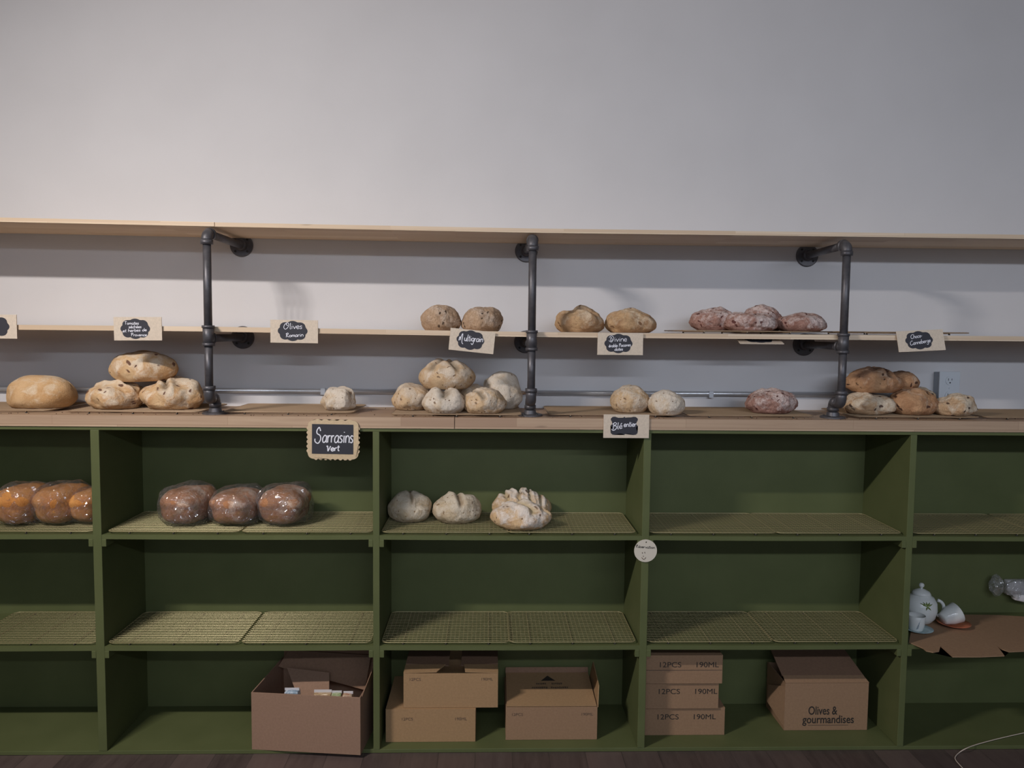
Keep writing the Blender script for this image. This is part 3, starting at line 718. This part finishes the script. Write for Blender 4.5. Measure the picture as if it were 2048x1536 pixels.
def write(parent, name, lines, mt, y=-.001, r=.0008, skip=False):
    """lines: (text, x, z, width, xheight, slope); strokes laid on the face y"""
    bm = B()
    for text, X, Z, W, H, sl in lines:
        tot = sum(G[c][0] for c in text); k = W/tot; cx = 0
        for ch in text:
            adv, strokes = G[ch]
            for s in strokes:
                pts = []
                for q in smooth(s):
                    x = X+(cx+q.x)*k+.12*q.y*H*.5; z = Z+q.y*H+sl*(cx+q.x)*k
                    pts.append(Vector((x, y, z)))
                # round-ended flat ribbon, a hair thick
                tube(bm, pts, r, 6)
            cx += adv
    for v in bm.verts: v.co.y = y+(v.co.y-y)*.35
    return obj(name, bm, mt, parent)
def cloud(a, b):
    E_ = [(0, 0, .60, 1.0)]+[(sx*.50, sz*.42, .36, .44) for sx in (-1, 1) for sz in (-1, 1)]+[(sx*.62, 0, .38, .42) for sx in (-1, 1)]
    out = []
    for k in range(96):
        th = 2*math.pi*k/96; c, s = math.cos(th), math.sin(th); best = 0
        for ex, ez, rx_, rz_ in E_:
            A = (c/rx_)**2+(s/rz_)**2; Bq = -2*(c*ex/rx_**2+s*ez/rz_**2); Cq = (ex/rx_)**2+(ez/rz_)**2-1
            D = Bq*Bq-4*A*Cq
            if D > 0: best = max(best, (-Bq+math.sqrt(D))/(2*A))
        out.append((best*c*a, best*s*b))
    return out
def bracketshape(a, b):
    q = [(0, 1.0), (.07, .90), (.25, .86), (.45, .88), (.68, 1.0), (.85, .97), (.97, .82), (.99, .65), (.90, .42), (.88, .2), (.93, .07), (1.0, 0)]
    pts = q+[(x, -z) for x, z in q[-2::-1]]+[(-x, -z) for x, z in q[1:]]+[(-x, z) for x, z in q[-2:0:-1]]
    return [(x*a, z*b) for x, z in pts]
def sign(quad, Y, label, plaque, lines, roll=0, pitch=0, pa=(.032, .021), off=(-.004, .001), r=.0008, name='bread_sign', mtc=KRAFT):
    (x0, y0, x1, y1) = quad; K = 1.47; pa = (pa[0]*K, pa[1]*K); off = (off[0]*K, off[1]*K); r = r*K*.85
    c = onY((x0+x1)/2, (y0+y1)/2, Y); w = (onY(x1, y1, Y)-onY(x0, y1, Y)).x; h = (onY(x0, y0, Y)-onY(x0, y1, Y)).z
    t = thing(name, label, 'sign', c, (pitch, roll, 0), 'chalkboard bread signs')
    bm = B(); box(bm, -w/2, w/2, -.0012, .0012, -h/2, h/2, .0003); obj('card', bm, mtc, t)
    if plaque == 'cloud': pts = cloud(*pa)
    else: pts = bracketshape(*pa)
    bm = B(); prism(bm, [(p[0]+off[0], p[1]+off[1]) for p in pts], -.0019, -.0011); obj('chalkboard', bm, SLATE, t)
    if lines: write(t, 'lettering', [(tx, x*K+off[0], z*K+off[1], W*K, H*K, s) for tx, x, z, W, H, s in lines], CHALK, -.0022, r)
    return t
sign((-58, 629, 34, 677), -.006, 'cream card sign with black label cut off by the left edge of the picture', 'cloud', [], pa=(.031, .0215), off=(-.0, .0))
sign((228, 634, 324, 681), -.006, 'bread sign for tomatoes and herbs, above the stacked tomato loaves', 'cloud', [
    ('Tomates', -.021, .0085, .029, .0032, 0), ('séchées', -.013, .0010, .026, .0031, .02), ('et herbes de', -.025, -.0070, .048, .0031, .05), ('Provence', -.009, -.0150, .032, .0031, .0)],
    pa=(.0295, .0205), off=(-.005, .000), r=.00062, roll=-.01)
sign((541, 640, 636, 686), -.006, 'Olives Romarin bread sign, first one right of the left pipe bracket', 'cloud', [
    ('Olives', -.018, .0040, .038, .0060, .02), ('Romarin', -.014, -.0130, .036, .0042, .06)], pa=(.030, .0205), off=(-.003, .001), r=.00075, roll=.005)
sign((899, 660, 989, 704), -.007, 'crookedly tilted Multigrain bread sign', 'cloud', [
    ('Multigrain', -.0235, -.0030, .0495, .0066, .03)], roll=.095, pa=(.0285, .0200), off=(-.0035, .0015), r=.00095)
sign((1195, 666, 1286, 710), -.006, 'Divine maple pecan date bread sign right of the middle bracket', 'cloud', [
    ('Divine', -.0195, .0035, .037, .0058, .03), ('érable Pacanes', -.0200, -.0080, .046, .0033, .06), ('dates', -.0080, -.0150, .018, .0033, .05)],
    pa=(.0290, .0200), off=(-.004, .001), r=.00070)
sign((1795, 660, 1888, 703), -.012, 'slanting Choco-Canneberge bread sign at the right', 'cloud', [
    ('Choco-', -.017, .0035, .025, .0044, .12), ('Canneberge', -.020, -.0100, .044, .0044, .12)], roll=-.055, pitch=-.25, pa=(.0290, .0195), off=(-.004, .001), r=.00065)
c0 = onY(1525, 674.5, -.002)
t = thing('bread_sign', 'bread sign folded almost flat under the pine shelf edge below the cranberry loaves', 'sign', (c0.x, .034, c0.z-.0085), (-1.25, 0, 0), 'chalkboard bread signs')
bm = B(); box(bm, -.068, .068, -.0012, .0012, -.037, .037, .0003); obj('card', bm, KRAFT, t)
bm = B(); prism(bm, cloud(.044, .030), -.0019, -.0011); obj('chalkboard', bm, SLATE, t)
bm = B()
for z in (.006, -.006):
    tube(bm, [(-.018+.036*k/18, -.0021, z+.0022*math.sin(k*1.7)) for k in range(19)], .0006, 5)
obj('lettering', bm, FADED, t)
sign((1207, 829, 1298, 876), -.0085, 'Blé entier bread sign hanging on the front of the countertop', 'br', [
    ('Blé', -.0255, -.0080, .022, .0068, .12), ('entier', -.0010, -.0022, .0265, .0058, .04)], pa=(.0285, .0190), off=(-.0045, .001), r=.0010)
# scalloped sign
c0 = onY(666.5, 879.5, -.0085)
t = thing('bread_sign', 'larger scalloped Sarrasins vert chalkboard sign hanging under the counter edge', 'sign', c0, (0, .012, 0), 'chalkboard bread signs')
hw, hh, rr = .0750, .0575, .0098
pts = []
def lobes(x0, z0, x1, z1, n, nx, nz_):
    for i in range(n):
        for k in range(7):
            u = (i+(k+.5)/7)/n; b = math.sin(math.pi*(k+.5)/7)*.0050
            pts.append((x0+(x1-x0)*u+nx*b, z0+(z1-z0)*u+nz_*b))
def corner(cx, cz, a0):
    for k in range(7):
        a = a0-math.pi/2*k/6; pts.append((cx+.0172*math.cos(a), cz+.0172*math.sin(a)))
lobes(-hw+.016, hh, hw-.016, hh, 5, 0, 1); corner(hw-.016, hh-.016, math.pi/2)
lobes(hw, hh-.016, hw, -hh+.016, 6, 1, 0); corner(hw-.016, -hh+.016, 0)
lobes(hw-.016, -hh, -hw+.016, -hh, 8, 0, -1); corner(-hw+.016, -hh+.016, -math.pi/2)
lobes(-hw, -hh+.016, -hw, hh-.016, 6, -1, 0); corner(-hw+.016, hh-.016, -math.pi)
bm = B(); prism(bm, pts, -.0015, .0015); obj('scalloped_card', bm, m_card('gold_kraft_card', (.62, .48, .31)), t)
bm = B(); prism(bm, [(-.0635, .047), (.0605, .047), (.0605, -.043), (-.0635, -.043)], -.0026, -.0014); obj('chalkboard', bm, SLATE, t)
write(t, 'lettering', [('Sarrasins', -.0555, -.0080, .117, .0215, -.0), ('Vert', -.020, -.0350, .040, .0095, .06)], CHALK, -.0029, .0019)
# round tag
c0 = onY(1291, 1101.5, -.005)
t = thing('round_tag', 'round cream Réservation tag with a smiley on the divider', 'tag', c0, (0, -.01, 0))
bm = B(); R_ = .0355; n_ = 48
ring = [bm.verts.new((R_*math.cos(2*math.pi*k/n_), y, R_*math.sin(2*math.pi*k/n_))) for y in (-.001, .001) for k in range(n_)]
hr = .0022; hole = [bm.verts.new((hr*math.cos(2*math.pi*k/n_)+.002, y, .027+hr*math.sin(2*math.pi*k/n_))) for y in (-.001, .001) for k in range(n_)]
for k in range(n_):
    j = (k+1) % n_
    bm.faces.new((ring[k], ring[j], hole[j], hole[k])); bm.faces.new((ring[n_+k], hole[n_+k], hole[n_+j], ring[n_+j]))
    bm.faces.new((ring[k], ring[n_+k], ring[n_+j], ring[j])); bm.faces.new((hole[k], hole[j], hole[n_+j], hole[n_+k]))
obj('disc', bm, TAG, t)
write(t, 'lettering', [('Réservation', -.0305, .0105, .060, .0046, -.07)], INK, -.0014, .00070)
bm = B()
for pts_ in ([(-.0105, -.0045), (-.0095, -.0085)], [(-.003, -.003), (-.0025, -.007)], [(-.0065, -.015), (-.007, -.018)]):
    tube(bm, [(x, -.0014, z) for x, z in pts_], .0010, 6)
tube(bm, [(-.012+.013*k/10, -.0014, -.0205-.0062*math.sin(math.pi*k/10)) for k in range(11)], .0009, 6)
obj('smiley_drawing', bm, FADED, t)

# ------------------------------------------------------------------ printed text
def text(parent, name, s, loc, size, mt, sx=1.0, rot=(math.pi/2, 0, 0), off=0, shear=0):
    cu = bpy.data.curves.new(name, 'FONT'); cu.body = s; cu.size = size; cu.extrude = .0002; cu.offset = off; cu.shear = shear
    cu.align_x = 'CENTER'; cu.align_y = 'CENTER'
    tmp = bpy.data.objects.new(name, cu); col.objects.link(tmp)
    bpy.context.view_layer.update()
    me = bpy.data.meshes.new_from_object(tmp.evaluated_get(bpy.context.evaluated_depsgraph_get()))
    bpy.data.objects.remove(tmp)
    me.materials.clear(); me.materials.append(mt)
    o = bpy.data.objects.new(name, me); col.objects.link(o); o.parent = parent
    o.location = loc; o.rotation_euler = rot; o.scale = (sx, 1, 1); return o

# ------------------------------------------------------------------ cardboard boxes
TH = .0035
BZ = .0124
def carton(label, loc, w, d, h, rz, mt, closed=True, group='cardboard boxes in the bottom bays', bev=.0015):
    """origin at the front bottom centre, box extends back along +y"""
    t = thing('cardboard_box', label, 'box', loc, (0, 0, rz), group)
    bm = B()
    box(bm, -w/2, w/2, 0, TH, 0, h, .0008); box(bm, -w/2, w/2, d-TH, d, 0, h, .0008)
    box(bm, -w/2, -w/2+TH, TH, d-TH, 0, h); box(bm, w/2-TH, w/2, TH, d-TH, 0, h); box(bm, -w/2+TH, w/2-TH, TH, d-TH, 0, TH)
    obj('carton_body', bm, mt, t)
    return t
def flap(t, pts, mt, name='flap', th=.0026):
    """quad panel from four corners, given thickness"""
    P = [Vector(p) for p in pts]; n = (P[1]-P[0]).cross(P[3]-P[0]).normalized()*th
    bm = B(); a = [bm.verts.new(p) for p in P]; b = [bm.verts.new(p+n) for p in P]
    bm.faces.new(a); bm.faces.new(b[::-1])
    for k in range(len(P)): bm.faces.new((a[k], b[k], b[(k+1) % len(P)], a[(k+1) % len(P)]))
    return obj(name, bm, mt, t)
# open box, second bay
fl, fr = onZ(503.7, 1499, BZ), onZ(721, 1510.7, BZ)
v = fr-fl; wA = v.length; rzA = math.atan2(v.y, v.x); hA = .183; dA = .262
tA = carton('big open brown cardboard box full of packets, its corner jutting out over the floor', ((fl.x+fr.x)/2, (fl.y+fr.y)/2, BZ), wA, dA, hA, rzA, CARDP)
flap(tA, [(-wA/2+.006, dA-.004, hA), (wA/2-.006, dA-.004, hA), (wA/2-.03, dA-.010, hA+.058), (-wA/2+.012, dA-.012, hA+.060)], CARDD)
flap(tA, [(wA/2, .012, hA-.002), (wA/2, dA-.006, hA-.002), (wA/2-.004, dA-.008, hA+.045), (wA/2+.004, dA*.55, hA+.040)], CARDD)
flap(tA, [(-wA/2+.004, dA-.05, hA-.012), (wA/2-.03, dA-.10, hA-.055), (wA/2-.03, dA-.02, hA+.028), (-wA/2+.03, dA-.02, hA+.034)], CARDD)
flap(tA, [(-wA/2+.115, .090, hA-.052), (wA/2-.125, .086, hA-.052), (wA/2-.150, .165, hA-.004), (-wA/2+.050, .170, hA+.004)], CARDP, 'inner_flap')
def at(t_loc, rz, p):
    c, s = math.cos(rz), math.sin(rz); return (t_loc.x+c*p[0]-s*p[1], t_loc.y+s*p[0]+c*p[1], t_loc.z+p[2])
LA = tA.location
def packet(label, p, w, d, h, c1, c2, seed, rot=(0, 0, 0)):
    t = thing('food_packet', label, 'packet', at(LA, rzA, p), rot, 'packets inside the open box')
    bm = B(); box(bm, -w/2, w/2, -d/2, d/2, 0, h, .004)
    bmesh.ops.subdivide_edges(bm, edges=[e for e in bm.edges if e.calc_length() > .02], cuts=4, use_grid_fill=True)
    for v in bm.verts: v.co += Vector((nz(v.co, 40, seed), nz(v.co, 40, seed+1), nz(v.co, 40, seed+2)))*.004
    mm = mat('printed_film', .25); n = N(mm)
    n.color(n.ramp(n.noise(n.coord(), 45, 3), [(.38, c1), (.5, c2), (.62, c1)])); obj('pouch', bm, mm, t, True)
    bm = B(); box(bm, -w/2, w/2, -.001, .001, h*.98, h*1.10, .0004); obj('seal', bm, WPLAS, t)
packet('small blue and white packet behind the front left rim of the open box', (-.055, .035, .110), .045, .03, .070, (.55, .62, .68), (.25, .35, .45), 1)
packet('brown cracker packet just behind the rim of the open box', (.045, .032, .108), .055, .03, .072, (.42, .27, .14), (.55, .40, .24), 2)
packet('green and cream packet between two brown packets in the open box', (.090, .030, .108), .030, .03, .072, (.60, .58, .40), (.25, .33, .14), 3)
packet('red and brown packet at the right end of the open box', (.126, .030, .108), .030, .03, .072, (.36, .11, .06), (.50, .38, .25), 4)
# third bay: two stacked cartons and one with slanted top
xl, xr = .905, 1.149
tB = carton('lower cardboard box of the pair stacked beside the divider', ((xl+xr)/2-.02, .041, BZ), .285, .235, .105, 0, CARDT)
flap(tB, [(-.1425, .0, .1052), (.1425, .0, .1052), (.1425, .235, .1052), (-.1425, .235, .1052)], CARDT, 'lid')
for s_, x in (('12PCS', -.075), ('190ML', .095)): text(tB, 'printed_text', s_, (x, -.0004, .075), .013, FADED, 1.1)
xa, xb = onY(807, 1380, .048).x, onY(996, 1380, .048).x; wB = xb-xa
tC = carton('upper cardboard box of the stacked pair, with half-open top flaps', ((xa+xb)/2, .048, BZ+.1085), wB, .225, .112, 0, CARDT)
flap(tC, [(-wB/2, .0, .113), (-wB/2+.105, .0, .116), (-.02, .05, .118), (-wB/2, .06, .113)], CARDT)
flap(tC, [(wB/2, .0, .113), (wB/2, .06, .113), (.04, .05, .118), (wB/2-.105, .0, .116)], CARDT)
flap(tC, [(-wB/2, .07, .112), (-.01, .05, .114), (-.01, .223, .116), (-wB/2, .223, .114)], CARDD)
flap(tC, [(.03, .05, .114), (wB/2, .07, .112), (wB/2, .223, .114), (.03, .223, .116)], CARDD)
for s_, x in (('12PCS', -wB/2+.036), ('190ML', wB/2-.036)): text(tC, 'printed_text', s_, (x, -.0004, .093), .013, FADED, 1.1)
w4 = .294
tD = carton('single cardboard box with printed triangle on its lid and a raised right flap', (1.393, .050, BZ), w4, .215, .108, 0, CARDB)
flap(tD, [(-w4/2+.003, .001, .110), (w4/2-.003, .001, .110), (w4/2-.004, .215, .122), (-w4/2+.004, .215, .122)], CARDT, 'lid')
flap(tD, [(-w4/2+.003, .214, .112), (w4/2-.003, .214, .112), (w4/2-.003, .224, .140), (-w4/2+.003, .224, .140)], CARDD)
flap(tD, [(w4/2, .002, .107), (w4/2, .212, .107), (w4/2+.012, .208, .166), (w4/2+.006, .03, .166)], CARDT)
for s_, x in (('12PCS', -w4/2+.036), ('190ML', w4/2-.034)): text(tD, 'printed_text', s_, (x, -.0004, .084), .013, FADED, 1.1)
sl = math.atan2(.012, .214)
bm = B(); prism(bm, [(-.024, .158), (.024, .158), (0, .192)], 0, .0006, 'xy'); tri = obj('printed_triangle', bm, INK, tD); tri.location = (0, -.00, .1127); tri.rotation_euler = (sl, 0, 0)
rnd = random.Random(3)
for y, x0_, x1_ in ((.138, -.042, -.008), (.138, .010, .044), (.112, -.058, -.004), (.112, .006, .060)):   # worn, unreadable print
    bm = B(); x = x0_
    while x < x1_:
        w_ = rnd.uniform(.003, .006); box(bm, x, x+w_, -rnd.uniform(.003, .006), rnd.uniform(.003, .006), 0, .0004); x += w_+.0018
    o = obj('faded_print', bm, FADED, tD); o.location = (0, y, .1130+y*math.tan(sl)); o.rotation_euler = (sl, 0, 0)
# fourth bay: stack of three
x0 = 1.690
for k, (xr_, z, h_, lab, yo) in enumerate(((1.962, BZ, .092, 'bottom box of the three stacked 12PCS 190ML boxes', .074),
                                  (1.937, BZ+.093, .086, 'middle box of the three stacked 12PCS 190ML boxes', .066),
                                  (1.945, BZ+.180, .094, 'top box of the three stacked 12PCS 190ML boxes, under the shelf', .058))):
    w_ = xr_-x0-.003; c_ = (xr_+x0)/2
    t = carton(lab, (c_, yo, z), w_, .195, h_-.002, 0, CARDB)
    flap(t, [(-w_/2, 0, h_-.0028), (w_/2, 0, h_-.0028), (w_/2, .195, h_-.0028), (-w_/2, .195, h_-.0028)], CARDB, 'lid')
    for s_, x in (('12PCS', 1.772-c_), ('190ML', 1.892-c_)): text(t, 'printed_text', s_, (x, -.0004, h_*.66), .0245, INK, 1.15, off=0)
    if k == 2:
        bm = B(); box(bm, -w_/2+.002, w_/2-.002, -.0006, .0004, .044, .046); obj('seam', bm, FADED, t)
# olives box
xa, xb = 2.167, 2.446; w_ = xb-xa; h_ = .160
tE = carton('closed cardboard box printed Olives & gourmandises standing alone', ((xa+xb)/2, .100, BZ), w_, .165, h_, 0, CARDB)
flap(tE, [(-w_/2, 0, h_), (w_/2, 0, h_), (w_/2-.006, .030, h_+.012), (-w_/2+.002, .030, h_+.012)], CARDB, 'front_flap')
flap(tE, [(-w_/2, .030, h_+.010), (w_/2-.004, .030, h_+.010), (w_/2-.020, .160, h_+.058), (-w_/2+.002, .160, h_+.058)], CARDD, 'lid')
flap(tE, [(-w_/2, 0, .150), (-w_/2, 0, .012), (-w_/2-.022, .10, .050), (-w_/2-.012, .12, .100)], CARDB, 'side_flap')
text(tE, 'printed_text', 'Olives &', (-.012, -.0004, .066), .040, INK, .70, off=.0004)
text(tE, 'printed_text', 'gourmandises', (.008, -.0004, .036), .038, INK, .82, off=.0005)
bm = B(); box(bm, -.060, .075, -.0006, .0004, .0165, .0185); obj('printed_line', bm, FADED, tE)

# ------------------------------------------------------------------ right bay: cardboard sheet, tea set, wrappers
ZC = S2[1]+.0004
px = [(1818, 1284), (1832, 1290), (1846, 1296), (1852, 1301), (1866, 1304), (1878, 1302), (1881, 1292), (1887, 1297), (1905, 1313), (1960, 1313), (2009, 1311),
      (2000, 1299), (1993, 1291), (2004, 1298), (2018, 1303), (2040, 1302), (2075, 1300), (2110, 1299), (2110, 1236), (2048, 1233), (2000, 1230), (1935, 1229), (1880, 1234), (1840, 1240), (1822, 1262)]
pts = [onZ(x, y, ZC+.003) for x, y in px]
cx0, cy0 = 2.80, .10
bm = B(); prism(bm, [(max(p.x, 2.516)-cx0, min(p.y, .280)-cy0) for p in pts], 0, .003, 'xy')
sheet = obj('cardboard_sheet', bm, CARDB); sheet.location = (cx0, cy0, ZC)
tag(sheet, 'torn flat sheet of brown cardboard under the tea set, hanging over the shelf edge', 'cardboard')
ZT = ZC+.0034
def cupset(px0, Y): return onY(px0, 1240, Y)
tx = onY(1838, 1230, .185).x
t = thing('teapot', 'white porcelain teapot with green leaf decoration beside the divider', 'teapot', (tx+.004, .185, ZT))
bm = B(); lathe(bm, [(0, .001), (.030, .001), (.034, .004), (.046, .020), (.052, .045), (.050, .070), (.040, .088), (.030, .094), (.028, .096), (0, .096)], 40); obj('pot_body', bm, PORC, t, True)
bm = B(); lathe(bm, [(.029, .0955), (.031, .098), (.026, .106), (.012, .113), (.006, .115), (0, .115)], 36); ld = obj('lid', bm, PORC, t, True)
bm = B(); lathe(bm, [(.004, .114), (.004, .119), (.0085, .124), (.0085, .130), (.005, .134), (0, .135)], 24); obj('knob', bm, PORC, ld, True)
bm = B(); tube(bm, arc((.046, -.012, .052), math.radians(80), math.radians(-80), .027, (1, 0, 0), (0, 0, 1), 16), .0056, 12); obj('handle', bm, PORC, t, True)
bm = B(); tube(bm, [(-.040, 0, .040), (-.062, 0, .055), (-.072, 0, .080)], [.012, .008, .006], 12); obj('spout', bm, PORC, t, True)
bm = B()
for a in (-.9, -.45, 0, .5, 1.0, 2.6, 3.3):
    b = Vector((.012*math.cos(a*1.0+1.2)+.0, 0, .073)); 
    pts_ = []
    for k in range(7):
        s = k/6; X = -.006+.022*s*math.sin(a)*1.1; Zz = .070+.014*s*math.cos(a)
        rr_ = .0505 if Zz < .07 else .0505-(Zz-.07)*.55
        pts_.append((X, -math.sqrt(max(0, rr_**2-X*X))-.0006, Zz))
    tube(bm, pts_, [.0006, .0018, .0024, .0024, .0018, .0010, .0004], 6)
obj('leaf_decoration', bm, LEAFG, t)
t = thing('saucer', 'pale blue saucer under the white cup in front of the teapot', 'saucer', (onY(1836, 1250, .105).x, .105, ZT))
bm = B(); lathe(bm, [(0, .0015), (.022, .0), (.030, .002), (.046, .009), (.0465, .010), (.030, .0045), (.020, .003), (0, .003)], 40); obj('dish', bm, TEAL, t, True)
t = thing('teacup', 'upright white cup with blue sprig on the pale blue saucer', 'cup', (onY(1833, 1240, .105).x, .105, ZT+.0032))
bm = B(); lathe(bm, [(0, 0), (.019, 0), (.021, .003), (.025, .020), (.027, .050), (.0265, .0505), (.0245, .020), (.019, .005), (0, .004)], 40); obj('cup_body', bm, PORC, t, True)
bm = B()
for k in range(5): tube(bm, [(-.012+.002*k, -.0245, .012+.006*k), (-.006+.001*k, -.0262, .018+.006*k)], [.0012, .0003], 6)
obj('sprig_decoration', bm, mat('blue_glaze', .2, color=(.15, .22, .32)), t)
sp_ = onY(1907, 1243, .150)
t = thing('saucer', 'orange saucer under the tipped white cup', 'saucer', (sp_.x, .150, ZT))
bm = B(); lathe(bm, [(0, .0015), (.022, .0), (.030, .002), (.052, .011), (.0525, .012), (.030, .0045), (.020, .003), (0, .003)], 40); obj('dish', bm, ORNG, t, True)
t = thing('teacup', 'white cup tipped on its side on the orange saucer', 'cup', (sp_.x-.022, .150, ZT+.0300), (0, math.radians(68), .1))
bm = B(); lathe(bm, [(0, -.02), (.017, -.02), (.020, -.016), (.030, .008), (.035, .038), (.0345, .0385), (.0285, .008), (.018, -.014), (0, -.015)], 40); obj('cup_body', bm, PORC, t, True)
bm = B(); tube(bm, arc((.029, 0, .008), math.radians(75), math.radians(-75), .014, (0, 1, 0), (0, 0, 1), 10), .003, 8); obj('handle', bm, PORC, t, True)
def wad(name, label, cat, loc, dims, mt, seed, amp=.28, sub=2):
    bm = B(); bmesh.ops.create_icosphere(bm, subdivisions=sub, radius=1)
    for v in bm.verts:
        n = v.co.normalized(); r = 1+amp*(1-abs(nz(n, 1.7, seed))*3)+amp*.2*(1-abs(nz(n, 4, seed+1))*3)
        v.co = Vector((n.x*dims[0]/2, n.y*dims[1]/2, n.z*dims[2]/2))*r
    o = obj(name, bm, mt); o.location = loc; return tag(o, label, cat)
p1 = onY(1991, 1170, .255); p2 = onY(2034, 1181, .250)
wad('plastic_wrapper', 'crumpled clear plastic wrapper against the back of the rightmost bay', 'wrapper', p1, (.040, .040, .066), BAG2, 3)
t = thing('plug_adapter', 'white plug with shiny wrapping on the back of the rightmost bay', 'plug', (p2.x, .2845, p2.z))
bm = B(); box(bm, -.030, .050, -.030, 0, -.020, .032, .006); box(bm, -.006, .055, -.045, -.02, -.034, -.008, .005, Matrix.Rotation(.22, 4, 'Y')); obj('plug_body', bm, WPLAS, t, True)
bm = B(); bmesh.ops.create_icosphere(bm, subdivisions=2, radius=1)
for v in bm.verts:
    n = v.co.normalized(); r = 1+.35*(1-abs(nz(n, 2.2, 8))*3)
    v.co = Vector((n.x*.036, n.y*.018-.030, n.z*.030+.004))*1.0*r if True else v.co
obj('film', bm, BAG2, t)

# cord on the floor
t = thing('cord', 'thin pale cord trailing from the rightmost bay onto the floor', 'cord', (0, 0, 0))
cp_ = [onZ(2070, 1462, .0155), onZ(2042, 1467, .0155), onZ(1990, 1479, .0155), onZ(1950, 1490, .0155), onZ(1932, 1497, .0150)]
cp_ += [onZ(1920, 1504, .0025), onZ(1911, 1513, .0025), onZ(1912, 1521, .0025), onZ(1925, 1536, .0025), onZ(1940, 1556, .0025), onZ(1945, 1600, .0025)]
bm = B(); tube(bm, smooth(cp_, 8), .0015, 8); obj('cable', bm, CORD, t, True)

# crumbs
bm = B(); rnd = random.Random(5)
for _ in range(150):
    x = rnd.uniform(-.3, 2.95); y = rnd.uniform(.005, .06) if rnd.random() < .7 else rnd.uniform(.005, .28)
    s = rnd.uniform(.0007, .0019)
    bmesh.ops.create_icosphere(bm, subdivisions=1, radius=s, matrix=Matrix.Translation((x, y, CZ+s*1.1+.0002)))
o = obj('bread_crumbs', bm, CRUMB); tag(o, 'dark crumbs scattered along the front of the wooden countertop', 'crumbs', kind='stuff')
